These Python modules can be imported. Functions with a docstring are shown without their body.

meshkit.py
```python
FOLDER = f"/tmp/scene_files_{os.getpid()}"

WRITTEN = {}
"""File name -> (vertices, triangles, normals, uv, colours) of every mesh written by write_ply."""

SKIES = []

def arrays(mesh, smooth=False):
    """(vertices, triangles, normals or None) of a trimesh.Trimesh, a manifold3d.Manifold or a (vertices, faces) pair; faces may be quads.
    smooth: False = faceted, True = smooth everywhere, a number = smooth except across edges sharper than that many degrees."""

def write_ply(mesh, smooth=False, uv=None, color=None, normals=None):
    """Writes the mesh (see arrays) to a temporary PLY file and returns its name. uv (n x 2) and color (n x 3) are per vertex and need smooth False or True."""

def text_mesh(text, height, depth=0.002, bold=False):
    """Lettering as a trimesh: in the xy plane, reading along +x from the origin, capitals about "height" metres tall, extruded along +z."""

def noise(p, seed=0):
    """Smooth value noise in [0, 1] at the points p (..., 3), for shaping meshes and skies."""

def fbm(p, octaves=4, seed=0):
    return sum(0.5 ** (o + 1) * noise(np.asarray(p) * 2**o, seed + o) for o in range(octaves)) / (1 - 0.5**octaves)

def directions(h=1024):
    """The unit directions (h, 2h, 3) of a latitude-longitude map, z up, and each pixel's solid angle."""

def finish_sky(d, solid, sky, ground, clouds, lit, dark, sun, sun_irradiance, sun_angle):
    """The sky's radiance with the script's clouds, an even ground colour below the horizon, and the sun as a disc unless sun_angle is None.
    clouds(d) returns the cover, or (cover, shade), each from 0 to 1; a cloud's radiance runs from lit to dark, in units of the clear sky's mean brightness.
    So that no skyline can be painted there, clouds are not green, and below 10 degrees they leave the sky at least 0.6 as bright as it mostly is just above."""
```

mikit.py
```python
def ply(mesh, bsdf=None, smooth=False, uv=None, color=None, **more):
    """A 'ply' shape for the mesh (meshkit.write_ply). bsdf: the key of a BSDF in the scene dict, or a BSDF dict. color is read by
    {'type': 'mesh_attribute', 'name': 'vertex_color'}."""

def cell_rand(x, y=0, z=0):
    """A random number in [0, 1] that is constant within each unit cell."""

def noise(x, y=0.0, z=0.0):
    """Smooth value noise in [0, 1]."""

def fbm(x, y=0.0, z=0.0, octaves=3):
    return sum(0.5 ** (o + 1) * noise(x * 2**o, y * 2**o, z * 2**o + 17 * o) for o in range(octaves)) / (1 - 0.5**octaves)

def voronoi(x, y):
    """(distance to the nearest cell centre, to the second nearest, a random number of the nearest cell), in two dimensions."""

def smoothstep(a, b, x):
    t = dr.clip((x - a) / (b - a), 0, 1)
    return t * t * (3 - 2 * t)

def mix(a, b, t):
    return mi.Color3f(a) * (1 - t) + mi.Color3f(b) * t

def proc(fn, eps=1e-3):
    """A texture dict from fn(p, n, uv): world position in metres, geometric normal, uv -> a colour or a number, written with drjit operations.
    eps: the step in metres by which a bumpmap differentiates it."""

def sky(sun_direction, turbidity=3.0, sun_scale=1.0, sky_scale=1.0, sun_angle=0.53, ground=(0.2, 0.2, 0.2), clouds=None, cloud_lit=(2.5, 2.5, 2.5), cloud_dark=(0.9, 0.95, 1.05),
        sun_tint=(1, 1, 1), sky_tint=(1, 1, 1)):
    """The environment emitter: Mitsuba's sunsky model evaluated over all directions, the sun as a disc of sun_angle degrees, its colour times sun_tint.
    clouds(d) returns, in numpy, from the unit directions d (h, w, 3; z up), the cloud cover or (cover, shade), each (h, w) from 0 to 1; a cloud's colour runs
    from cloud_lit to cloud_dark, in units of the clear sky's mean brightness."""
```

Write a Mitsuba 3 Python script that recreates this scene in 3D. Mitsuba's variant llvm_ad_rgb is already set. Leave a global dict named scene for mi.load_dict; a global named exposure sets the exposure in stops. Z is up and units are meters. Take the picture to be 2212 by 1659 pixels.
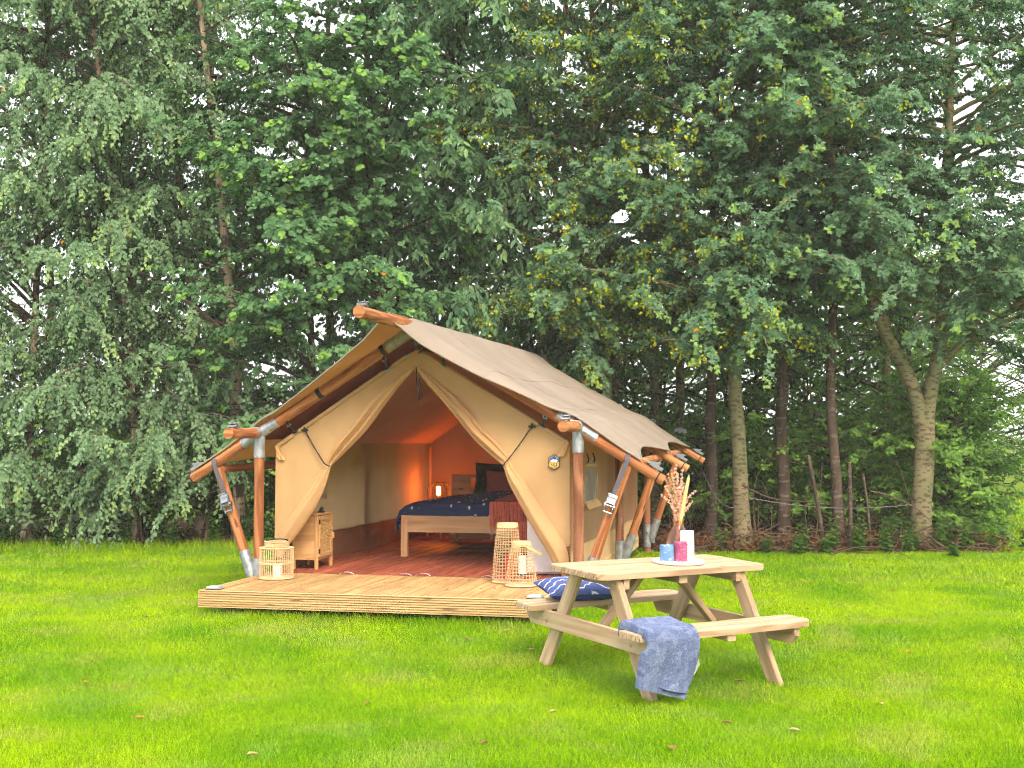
import math, numpy as np, drjit as dr, trimesh, mitsuba as mi, mikit, meshkit
from shapely.geometry import Polygon

scene, labels = {}, {}
rng = np.random.default_rng(20240611)

# ------------------------------------------------------------------ camera, sky, exposure
PITCH = math.atan(128.5 / 2600)
scene['camera'] = {'type': 'perspective', 'fov': 2 * math.degrees(math.atan(1106 / 2600)), 'fov_axis': 'x', 'near_clip': 0.1, 'far_clip': 400.0,
                   'to_world': mi.ScalarTransform4f().look_at([0, 0, 1.6], [0, math.cos(PITCH), 1.6 + math.sin(PITCH)], [0, 0, 1])}
scene['sky'] = mikit.sky([0.22, -0.75, 0.62], turbidity=3.0, sun_scale=0.30, sun_angle=26.0, ground=(0.12, 0.16, 0.05),
                         clouds=lambda d: (np.ones(d.shape[:2]), 0.25 * meshkit.fbm(d * 2.3, 3, 5)), cloud_lit=(2.2, 2.2, 2.26), cloud_dark=(1.4, 1.43, 1.5))
exposure = 3.6
HAZE = 0.0013                                  # density of the haze added to lift the darks, per metre
LAMP = 34.0                                    # radiance of the lit lamp in the tent

# ------------------------------------------------------------------ frames of reference
PHI = math.radians(12.6)                       # the tent and its deck are turned 12.6 degrees from the camera's axis
TO = np.array([-2.76793, 10.78658, 0.0])       # front left corner of the deck, on the ground
TU, TV = np.array([math.cos(PHI), -math.sin(PHI), 0]), np.array([math.sin(PHI), math.cos(PHI), 0])
UP = np.array([0, 0, 1.0])


def tent(u, v, w):
    """a point of the tent's own frame: u along the deck's front, v into the tent, w up"""
    return TO + np.multiply.outer(np.asarray(u, float), TU) + np.multiply.outer(np.asarray(v, float), TV) + np.multiply.outer(np.asarray(w, float), UP)


QA, TILT = math.radians(30.1), 0.028
QC = np.array([1.02282, 8.59591, 0.0])         # the picnic table's middle
QU, QV = np.array([math.cos(QA), math.sin(QA), 0]), np.array([-math.sin(QA), math.cos(QA), TILT])
QW = np.array([math.sin(QA) * TILT, -math.cos(QA) * TILT, 1.0])


def tab(x, y, z):
    return QC + np.multiply.outer(np.asarray(x, float), QU) + np.multiply.outer(np.asarray(y, float), QV) + np.multiply.outer(np.asarray(z, float), QW)


def ground_z(x, y):
    """the lawn rises a little from the picnic table to the deck"""
    t = np.clip((np.asarray(y, float) - 8.0) / 2.4, 0, 1)
    return -0.05 + 0.11 * t * t * (3 - 2 * t) + 0 * np.asarray(x, float)


# ------------------------------------------------------------------ names and entries
def numbered(base):
    if base not in scene and base not in things:
        return base
    k = 1
    while f'{base}_{k:03d}' in scene or f'{base}_{k:03d}' in things:
        k += 1
    return f'{base}_{k:03d}'


things = set()


def thing(name, label, category, group=None):
    key = numbered(name)
    things.add(key)
    labels[key] = {'label': label, 'category': category}
    if group:
        labels[key]['group'] = group
    return key


def put(name, mesh, bsdf, parent=None, smooth=False, label=None, kind=None, color=None, **more):
    """one entry of the scene; mesh is (V, F), (V, F, UV) or a trimesh"""
    key = numbered(f'{parent}__{name}' if parent else name)
    uv = None
    if isinstance(mesh, tuple) and len(mesh) == 3:
        uv, mesh = mesh[2], mesh[:2]
    if smooth is not True and smooth is not False:
        uv = None                                # a smoothing angle splits vertices
    scene[key] = mikit.ply(mesh, bsdf, smooth=smooth, uv=uv, color=color, **more)
    e = {}
    if label: e['label'] = label
    if kind: e['kind'] = kind
    if e: labels[key] = e
    return key


def single(name, mesh, bsdf, label, category, group=None, **kw):
    key = put(name, mesh, bsdf, **kw)
    labels[key] = {'label': label, 'category': category}
    if group:
        labels[key]['group'] = group
    return key


# ------------------------------------------------------------------ mesh helpers: every one returns (V, F, UV)
def join(*ms):
    V, F, U, n = [], [], [], 0
    for m in ms:
        v, f = np.asarray(m[0], float), np.asarray(m[1], int)
        V.append(v); F.append(f + n); n += len(v)
        U.append(np.asarray(m[2], float) if len(m) > 2 else np.zeros((len(v), 2)))
    return np.vstack(V), np.vstack(F), np.vstack(U)


def unit(a):
    a = np.asarray(a, float)
    return a / np.maximum(np.linalg.norm(a, axis=-1, keepdims=True), 1e-12)


def bevel_rect(w, h, b):
    w, h = w / 2, h / 2
    return np.array([[-w + b, -h], [w - b, -h], [w, -h + b], [w, h - b], [w - b, h], [-w + b, h], [-w, h - b], [-w, -h + b]])


def prism(A, B, prof, up=UP, shift=None):
    """the profile (n, 2; counter-clockwise; x to the side, y up) swept from A to B; uv runs along the length (whole numbers of 50 pick the board's tone)"""
    A, B = np.asarray(A, float), np.asarray(B, float)
    d = unit(B - A); s = unit(np.cross(d, up)); u = np.cross(s, d); L = np.linalg.norm(B - A)
    prof = np.asarray(prof, float); n = len(prof)
    off = 50.0 * rng.integers(1, 200) + 10 + rng.random() * 20 if shift is None else shift
    ring = prof[:, :1] * s + prof[:, 1:] * u
    V, F, U = [], [], []
    per = np.concatenate([[0], np.cumsum(np.linalg.norm(np.roll(prof, -1, 0) - prof, axis=1))]) + rng.random() * 3
    k = 0
    for i in range(n):
        j = (i + 1) % n
        V += [A + ring[i], A + ring[j], B + ring[j], B + ring[i]]
        U += [[off, per[i]], [off, per[i + 1]], [off + L, per[i + 1]], [off + L, per[i]]]
        F += [[k, k + 2, k + 1], [k, k + 3, k + 2]]; k += 4
    tv, tf = trimesh.creation.triangulate_polygon(Polygon(prof), engine='earcut')
    tv = np.asarray(tv); tf = np.asarray(tf)
    a, b, c = tv[tf[:, 0]], tv[tf[:, 1]], tv[tf[:, 2]]
    ccw = ((b - a)[:, 0] * (c - a)[:, 1] - (b - a)[:, 1] * (c - a)[:, 0]) > 0
    tf = np.where(ccw[:, None], tf, tf[:, ::-1])
    r = tv[:, :1] * s + tv[:, 1:] * u
    ue = np.stack([off + tv[:, 0] * 0.25, 7 + tv[:, 1]], 1)
    V, U, F = np.array(V), np.array(U), np.array(F)
    # side to the right, up, and forward make a left-handed end: the start cap looks back
    V = np.vstack([V, A + r, B + r]); U = np.vstack([U, ue, ue])
    F = np.vstack([F, tf + k, tf[:, ::-1] + k + len(tv)])
    m = trimesh.Trimesh(V, F, process=False)
    if trimesh.triangles.mass_properties(m.triangles, skip_inertia=True)['volume'] < 0:
        F = F[:, ::-1]
    return V, F, U


def beam(A, B, w, h, b=0.004, up=UP):
    return prism(A, B, bevel_rect(w, h, b), up)


def boxat(c, size, b=0.003, axes=None, yaw=0.0):
    """a bevelled box: size along x, y, z of the given axes"""
    if axes is None:
        axes = np.array([[math.cos(yaw), math.sin(yaw), 0], [-math.sin(yaw), math.cos(yaw), 0], [0, 0, 1]])
    ax = unit(np.asarray(axes, float)); c = np.asarray(c, float)
    return prism(c - ax[0] * size[0] / 2, c + ax[0] * size[0] / 2, bevel_rect(size[1], size[2], min(b, size[1] / 3, size[2] / 3)), up=ax[2])


def frames(P):
    P = np.asarray(P, float)
    t = unit(np.gradient(P, axis=0))
    a = np.cross(t[0], UP if abs(t[0][2]) < 0.9 else np.array([1.0, 0, 0])); a = unit(a)
    A = [a]
    for k in range(1, len(P)):
        a = A[-1] - t[k] * (A[-1] @ t[k]); A.append(unit(a))
    A = np.array(A)
    return t, A, np.cross(t, A)


def tube(P, r, sides=10, caps=True, wob=0.0, shift=None, seed=0):
    """a tube along the points with a radius for each; uv along and round"""
    P = np.asarray(P, float); n = len(P); r = np.broadcast_to(np.asarray(r, float), (n,))
    t, a, b = frames(P)
    ang = np.linspace(0, 2 * np.pi, sides + 1)
    rr = r[:, None] * np.ones(sides + 1)
    if wob:
        g = np.random.default_rng(seed + 77)
        w1 = 1 + wob * meshkit.noise(np.stack(np.broadcast_arrays(np.arange(n)[:, None] * 0.6 + seed * 9.1, 2 * np.cos(ang)[None], 2 * np.sin(ang)[None]), -1)) - wob / 2
        rr = rr * w1
    V = P[:, None] + rr[..., None] * (np.cos(ang)[None, :, None] * a[:, None] + np.sin(ang)[None, :, None] * b[:, None])
    L = np.concatenate([[0], np.cumsum(np.linalg.norm(np.diff(P, axis=0), axis=1))])
    off = 50.0 * rng.integers(1, 200) + 10 + rng.random() * 20 if shift is None else shift
    U = np.stack(np.broadcast_arrays(off + L[:, None], ang[None] * r.mean()), -1)
    i, j = np.meshgrid(np.arange(n - 1), np.arange(sides), indexing='ij')
    k = sides + 1
    q = np.stack([i * k + j, i * k + j + 1, (i + 1) * k + j + 1, (i + 1) * k + j], -1).reshape(-1, 4)
    out = [(V.reshape(-1, 3), np.vstack([q[:, [0, 1, 2]], q[:, [0, 2, 3]]]), U.reshape(-1, 2))]
    if caps:
        for e, flip in ((0, True), (n - 1, False)):
            f = np.array([[0, m + 1, m + 2] for m in range(sides)])
            if flip: f = f[:, ::-1]
            v = np.vstack([P[e][None], V[e]])
            uu = np.vstack([[off, 40.0], np.stack([off + 0.3 * r[e] * np.cos(ang), 40 + r[e] * np.sin(ang)], 1)])
            out.append((v, f, uu))
    return join(*out)


def pole(A, B, r, sides=14, n=9, wob=0.05, seed=0):
    A, B = np.asarray(A, float), np.asarray(B, float)
    s = np.linspace(0, 1, n)
    return tube(A + s[:, None] * (B - A), np.linspace(r, r * 0.97, n), sides, True, wob, seed=seed)


def sheet(G, uv=None):
    """a grid of points (m, n, 3) as a mesh"""
    m, n = G.shape[:2]
    i, j = np.meshgrid(np.arange(m - 1), np.arange(n - 1), indexing='ij')
    q = np.stack([i * n + j, (i + 1) * n + j, (i + 1) * n + j + 1, i * n + j + 1], -1).reshape(-1, 4)
    if uv is None:
        uv = np.stack(np.meshgrid(np.linspace(0, 1, m), np.linspace(0, 1, n), indexing='ij'), -1)
    return G.reshape(-1, 3), np.vstack([q[:, [0, 1, 2]], q[:, [0, 2, 3]]]), np.asarray(uv).reshape(-1, 2)


def lathe(c, prof, sides=24, closed=True, axes=None):
    """(radius, height) pairs turned about the vertical through c"""
    prof = np.asarray(prof, float)
    ang = np.linspace(0, 2 * np.pi, sides + 1)
    G = np.stack([np.outer(prof[:, 0], np.cos(ang)), np.outer(prof[:, 0], np.sin(ang)), np.repeat(prof[:, 1:], sides + 1, 1)], -1)
    if axes is not None:
        G = G @ np.asarray(axes)
    v, f, u = sheet(G + np.asarray(c, float))
    return v, f[:, ::-1], u


def ringpts(c, r, z, n=28, a0=0.0):
    a = np.linspace(0, 2 * np.pi, n + 1) + a0
    return np.stack([c[0] + r * np.cos(a), c[1] + r * np.sin(a), np.full(n + 1, z)], 1)


def smoothline(pts, n):
    from scipy.interpolate import CubicSpline, PchipInterpolator
    pts = np.asarray(pts, float)
    s = np.concatenate([[0], np.cumsum(np.linalg.norm(np.diff(pts, axis=0), axis=1))])
    return PchipInterpolator(s, pts)(np.linspace(0, s[-1], n))


# ------------------------------------------------------------------ materials
N, FBM, SS, MIX = mikit.noise, mikit.fbm, mikit.smoothstep, mikit.mix


def wood(c0, c1, c2, rough=0.7, knots=0.0, tone=0.25, fine=70.0, spec=0.3, stain=None):
    """boards: grain along uv.x, knots, and a tone of its own for each board (the 50s of uv.x)"""
    def fn(p, n, uv):
        x, y = uv.x, uv.y
        w = FBM(x * 1.3, y * 9, 3.0, 2)
        g = FBM(x * 2.2, y * fine + w * 3, 1.0, 3)
        ring = 0.5 + 0.5 * dr.sin((y * 55 + w * 14 + N(x * 0.7, y * 3, 9.0) * 6))
        c = MIX(c0, c1, SS(0.3, 0.75, g * 0.6 + ring * 0.4))
        t = mikit.cell_rand(dr.floor(x / 50), 3, 5)
        c = c * (1 - tone / 2 + tone * t) 
        c = c * (0.88 + 0.24 * N(x * 4, y * 30, 2.0))
        if knots:
            d1, d2, r = mikit.voronoi(x * 2.1 + 0.3 * N(x * 3, y * 9, 4.0), y * 8.5)
            k = (1 - SS(0.05, 0.17, d1)) * dr.select(r > knots, mi.Float(0.85), mi.Float(0.0))
            c = MIX(c, c2, k)
        if stain:
            s = SS(0.55, 0.8, FBM(p.x * 3.1, p.y * 3.1, p.z * 3.1 + 4, 3))
            c = MIX(c, stain, s * 0.45)
        return c
    return {'type': 'twosided', 'bsdf': {'type': 'principled', 'base_color': mikit.proc(fn), 'roughness': rough, 'specular': spec}}


def grained(c0, c1, scale, rough=0.8, spec=0.3, amount=1.0, scale2=None):
    def fn(p, n, uv):
        g = FBM(p.x * scale, p.y * scale, p.z * scale, 3)
        h = N(p.x * scale * 9, p.y * scale * 9, p.z * scale * 9)
        return MIX(c0, c1, dr.clip((SS(0.25, 0.75, g) * 0.7 + 0.3 * h) * amount, 0, 1))
    return {'type': 'twosided', 'bsdf': {'type': 'principled', 'base_color': mikit.proc(fn), 'roughness': rough, 'specular': spec}}


def plain(c, rough=0.6, spec=0.4, **kw):
    return {'type': 'twosided', 'bsdf': {'type': 'principled', 'base_color': {'type': 'rgb', 'value': list(c)}, 'roughness': rough, 'specular': spec, **kw}}


def canvas(c0, c1, trans, rough=0.75, scale=3.0):
    def fn(p, n, uv):
        g = FBM(p.x * scale, p.y * scale, p.z * scale * 0.6, 3)
        h = N(p.x * 180, p.y * 180, p.z * 180)
        return MIX(c0, c1, dr.clip(SS(0.3, 0.7, g) * 0.8 + 0.2 * h, 0, 1))
    return {'type': 'principledthin', 'base_color': mikit.proc(fn), 'roughness': rough, 'diff_trans': trans, 'eta': 1.4}


scene['leaf'] = {'type': 'principledthin', 'base_color': {'type': 'mesh_attribute', 'name': 'vertex_color'}, 'roughness': 0.40, 'diff_trans': 0.70, 'eta': 1.6}
scene['thin_leaf'] = {'type': 'principledthin', 'base_color': {'type': 'mesh_attribute', 'name': 'vertex_color'}, 'roughness': 0.5, 'diff_trans': 1.3, 'eta': 1.4}
scene['blade'] = {'type': 'principledthin', 'base_color': {'type': 'mesh_attribute', 'name': 'vertex_color'}, 'roughness': 0.55, 'diff_trans': 0.7, 'eta': 1.3}
scene['dead'] = {'type': 'twosided', 'bsdf': {'type': 'diffuse', 'reflectance': {'type': 'mesh_attribute', 'name': 'vertex_color'}}}

scene['deck_wood'] = wood((0.46, 0.30, 0.14), (0.39, 0.24, 0.105), (0.12, 0.06, 0.03), 0.75, 0.90, 0.34, stain=(0.30, 0.17, 0.065))
scene['fascia_wood'] = wood((0.55, 0.39, 0.20), (0.45, 0.29, 0.125), (0.16, 0.07, 0.03), 0.7, 0.70, 0.1)
scene['floor_wood'] = wood((0.30, 0.085, 0.05), (0.22, 0.055, 0.035), (0.08, 0.02, 0.02), 0.6, 0.93, 0.35)
scene['table_wood'] = wood((0.49, 0.35, 0.23), (0.37, 0.24, 0.145), (0.22, 0.10, 0.05), 0.75, 0.84, 0.26, fine=48.0, stain=(0.42, 0.345, 0.20))
scene['pole_wood'] = wood((0.43, 0.185, 0.078), (0.26, 0.088, 0.034), (0.10, 0.035, 0.02), 0.75, 0.80, 0.35, fine=45.0, spec=0.25)
scene['bark_pole'] = wood((0.33, 0.145, 0.08), (0.17, 0.065, 0.032), (0.34, 0.22, 0.14), 0.8, 0.62, 0.3, fine=30.0, stain=(0.36, 0.17, 0.10))
scene['pine_wood'] = wood((0.78, 0.50, 0.28), (0.70, 0.41, 0.21), (0.30, 0.14, 0.06), 0.6, 0.80, 0.1)
scene['oak_wood'] = wood((0.58, 0.36, 0.16), (0.48, 0.27, 0.11), (0.3, 0.15, 0.06), 0.55, 0.0, 0.12)
scene['rattan'] = grained((0.74, 0.55, 0.33), (0.62, 0.43, 0.23), 14, 0.6)
scene['galvanised'] = {'type': 'twosided', 'bsdf': {'type': 'principled', 'base_color': mikit.proc(lambda p, n, uv: MIX((0.27, 0.30, 0.345), (0.40, 0.43, 0.48), SS(0.35, 0.7, FBM(p.x * 30, p.y * 30, p.z * 18, 2)))), 'roughness': 0.48, 'metallic': 0.55, 'specular': 0.5}}
scene['steel'] = plain((0.36, 0.39, 0.44), 0.35, 0.5, metallic=0.9)
scene['black_strap'] = plain((0.018, 0.018, 0.02), 0.7)
scene['grey_strap'] = plain((0.10, 0.10, 0.13), 0.75)
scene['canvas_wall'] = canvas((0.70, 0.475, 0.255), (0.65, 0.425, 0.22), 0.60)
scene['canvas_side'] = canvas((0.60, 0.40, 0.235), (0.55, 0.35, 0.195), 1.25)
scene['canvas_roof'] = canvas((0.49, 0.425, 0.36), (0.42, 0.36, 0.30), 0.75, 0.34, 1.6)
scene['canvas_backlit'] = canvas((0.72, 0.41, 0.12), (0.64, 0.35, 0.09), 1.7, 0.7, 1.6)  # orange stands for daylight seen through the fly sheet
scene['canvas_maroon'] = canvas((0.24, 0.07, 0.055), (0.20, 0.055, 0.045), 0.9, 0.8)
scene['canvas_inner'] = canvas((0.62, 0.38, 0.225), (0.57, 0.33, 0.19), 0.80)
scene['canvas_skirt'] = grained((0.28, 0.13, 0.06), (0.22, 0.095, 0.045), 5.0, 0.7)
# ------------------------------------------------------------------ the ground
scene['soil'] = {'type': 'twosided', 'bsdf': {'type': 'diffuse', 'reflectance': mikit.proc(lambda p, n, uv: MIX(
    MIX((0.085, 0.16, 0.012), (0.15, 0.19, 0.03), SS(0.35, 0.7, FBM(p.x * 1.3, p.y * 1.3, 0.0, 3)) * 0.7 + 0.3 * N(p.x * 40, p.y * 40)),
    MIX((0.05, 0.034, 0.022), (0.10, 0.065, 0.04), N(p.x * 17, p.y * 17, 3.0)), SS(17.2, 17.9, p.y - 0.35 * FBM(p.x * 1.1, 0.0, 0.0, 2)) * (1 - SS(0.385, 0.40, p.x / p.y)) * (1 - SS(25.0, 26.5, p.y + 0.8 * N(p.x, 3.0)))))}}
gx = np.concatenate([[-150, -60, -25], np.arange(-14, 14.1, 0.5), [25, 60, 150]])
gy = np.concatenate([[-60, -15, 0], np.arange(4, 30.1, 0.5), [45, 80, 200]])
GX, GY = np.meshgrid(gx, gy, indexing='ij')
bump = 0.02 * (meshkit.fbm(np.stack([GX * 0.7, GY * 0.7, 0 * GX], -1), 3, 4) - 0.5)


def lawn_z(x, y):
    x, y = np.asarray(x, float), np.asarray(y, float)
    return ground_z(x, y) + 0.04 * (meshkit.fbm(np.stack([x * 0.6, y * 0.6, 0 * x], -1), 2, 4) - 0.5)


put('lawn', sheet(np.stack([GX, GY, lawn_z(GX, GY)], -1)), 'soil', smooth=True, kind='structure')

# ------------------------------------------------------------------ the wooden deck (outer grooved boards, inner stained floor)
deck = thing('wooden_deck', 'low timber deck under the tent with a grooved pale front board and red-brown inner floor', 'deck')


def grooved(w, h, n, gw=0.004, gd=0.004):
    """a board's profile with n grooves in its upper face"""
    top = []
    for k in range(n):
        x = w / 2 - (k + 0.5) * w / n
        top += [[x + gw, h / 2], [x + gw / 2, h / 2 - gd], [x - gw / 2, h / 2 - gd], [x - gw, h / 2]]
    return np.array([[-w / 2, -h / 2], [w / 2, -h / 2], [w / 2, h / 2]] + top + [[-w / 2, h / 2]])


bw, DT = 0.1450, 0.30
nb = 21
step_u = 3.06 / nb
for k in range(nb):
    u = step_u * (k + 0.5)
    dz = rng.normal(0, 0.0012)
    A, B = tent(u, 0.006 + rng.random() * 0.003, DT - 0.014 + dz), tent(u, 1.492, DT - 0.014 + dz)
    put('plank', prism(A, B, grooved(bw - 0.012, 0.028, 8, 0.0045, 0.006)), 'deck_wood', deck)
for k in range(nb):
    u = step_u * (k + 0.5)
    dz = rng.normal(0, 0.001)
    put('floor_plank', prism(tent(u, 1.50, DT - 0.012 + dz), tent(u, 7.05, DT - 0.012 + dz), bevel_rect(bw - 0.008, 0.028, 0.004)), 'floor_wood', deck,
        label='red-brown stained inner floor plank' if k == 0 else None)
put('fascia_board', prism(tent(-0.012, -0.014, DT - 0.0745), tent(3.072, -0.014, DT - 0.0745), grooved(0.145, 0.034, 7, 0.0058, 0.016), up=-TV), 'fascia_wood', deck, label='long pale grooved board along the front edge')
put('side_board', prism(tent(-0.014, 0.004, DT - 0.0755), tent(-0.014, 7.0, DT - 0.0755), bevel_rect(0.028, 0.143, 0.003)), 'fascia_wood', deck)
put('side_board', prism(tent(3.074, 0.004, DT - 0.0755), tent(3.074, 7.0, DT - 0.0755), bevel_rect(0.028, 0.143, 0.003)), 'fascia_wood', deck)
for v in (0.35, 1.45, 2.9, 4.4, 5.9, 6.9):
    put('joist', beam(tent(0.05, v, 0.205), tent(3.01, v, 0.205), 0.05, 0.12), 'bark_pole', deck)
for u in (0.16, 1.52, 2.93):
    for v in (0.35, 2.9, 5.9):
        put('deck_post', beam(tent(u, v - 0.075, -0.08), tent(u, v - 0.075, 0.265), 0.08, 0.08, up=TV), 'bark_pole', deck)

# ------------------------------------------------------------------ the safari tent: frame
st = thing('safari_tent', 'tan canvas safari tent with round timber poles and its door flaps tied open', 'tent')
UL, UR, UM = -0.045, 3.185, 1.545
WL, WR, WA = 1.70, 1.755, 2.70
RP = 0.050
FR = (1.3, 4.25, 7.2)


def rise(v):
    return 0.016 * (v - 1.3)


def raft(side, f, v, up=0.0):
    """a point on a rafter's axis: f = 0 at the apex, 1 at the post, beyond 1 out to the tip; side -1 left, 1 right"""
    ue, we = (UL, WL) if side < 0 else (UR, WR)
    u = UM + (ue - UM) * np.asarray(f, float); w = WA + (we - WA) * np.asarray(f, float) - (0.035 if side > 0 else 0.0) * np.maximum(np.asarray(f, float) - 1, 0) / 0.45
    n = np.array([-(we - WA), (ue - UM)]); n = n / np.linalg.norm(n) * np.sign(n[1])
    return tent(u + n[0] * up, np.asarray(v, float) + 0 * u, w + n[1] * up + rise(np.asarray(v, float)))


put('ridge_pole', pole(tent(UM, -0.22, 2.725), tent(UM, 8.1, 2.845), 0.055, seed=1, n=16), 'pole_wood', st)
for side, ue, we, v0 in ((-1, UL, WL, 0.60), (1, UR, WR, 0.50)):
    put('eave_pole', pole(tent(ue, v0, we - 0.005), tent(ue, 8.25, we + 0.098), RP + 0.002, seed=3 + side, n=16), 'pole_wood', st)
    outer = 1.30
    for i, v in enumerate(FR):
        seed = 10 * i + side
        put('rafter_pole', pole(raft(side, 0.03, v), raft(side, 1.455 if side < 0 else 1.49, v), RP, seed=seed, n=12), 'pole_wood', st)
        foot = 0.06 if i == 0 and side < 0 else 0.02
        po = put('post', pole(tent(ue, v, foot), tent(ue, v, we - 0.06 + rise(v)), RP, seed=seed + 5, n=10), 'bark_pole' if (side > 0) else 'pole_wood', st,
                 label='weathered dark post' if side > 0 and i == 0 else None)
        s0, s1 = raft(side, 1.30, v, -0.06), tent(ue + side * 0.055, v, 0.25)
        so = put('strut', pole(s0, s1, RP * 0.98, seed=seed + 7, n=10), 'pole_wood', st)
        d = unit(s1 - s0)
        put('strut_sleeve', tube([s1 - d * 0.30, s1 - d * 0.03, s1 + d * 0.02], [RP + 0.006, RP + 0.006, RP + 0.004], 16), 'galvanised', st, smooth=True)
        put('post_sleeve', tube([tent(ue, v, 0.14), tent(ue, v, 0.46)], RP + 0.007, 16), 'galvanised', st, smooth=True)
        # the saddle that joins the two feet
        put('foot_bracket', boxat(tent(ue + side * 0.03, v, 0.22), (0.16, 0.015, 0.05), axes=[TU, TV, UP]), 'galvanised', st)
        # eave connector: three short tubes that meet
        j = tent(ue, v, we + 0.008 + rise(v))
        con = join(tube([j - TV * 0.13, j + TV * 0.13], RP + 0.006, 16), tube([raft(side, 0.88, v), raft(side, 1.11, v)], RP + 0.0055, 16), tube([j - UP * 0.25, j - UP * 0.02], RP + 0.007, 16))
        put('eave_connector', con, 'galvanised', st, smooth=True)
        put('apex_connector', join(tube([raft(side, 0.0, v), raft(side, 0.16, v)], RP + 0.008, 16)), 'galvanised', st, smooth=True)
        for q in (0.05, 0.2):
            pass
    # the outer purlin that carries the rafter ends
    put('purlin', pole(raft(side, 1.295, FR[0] + 0.02, -0.075), raft(side, 1.295, 7.35, -0.075), 0.042, seed=40 + side, n=12), 'pole_wood', st)

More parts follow.
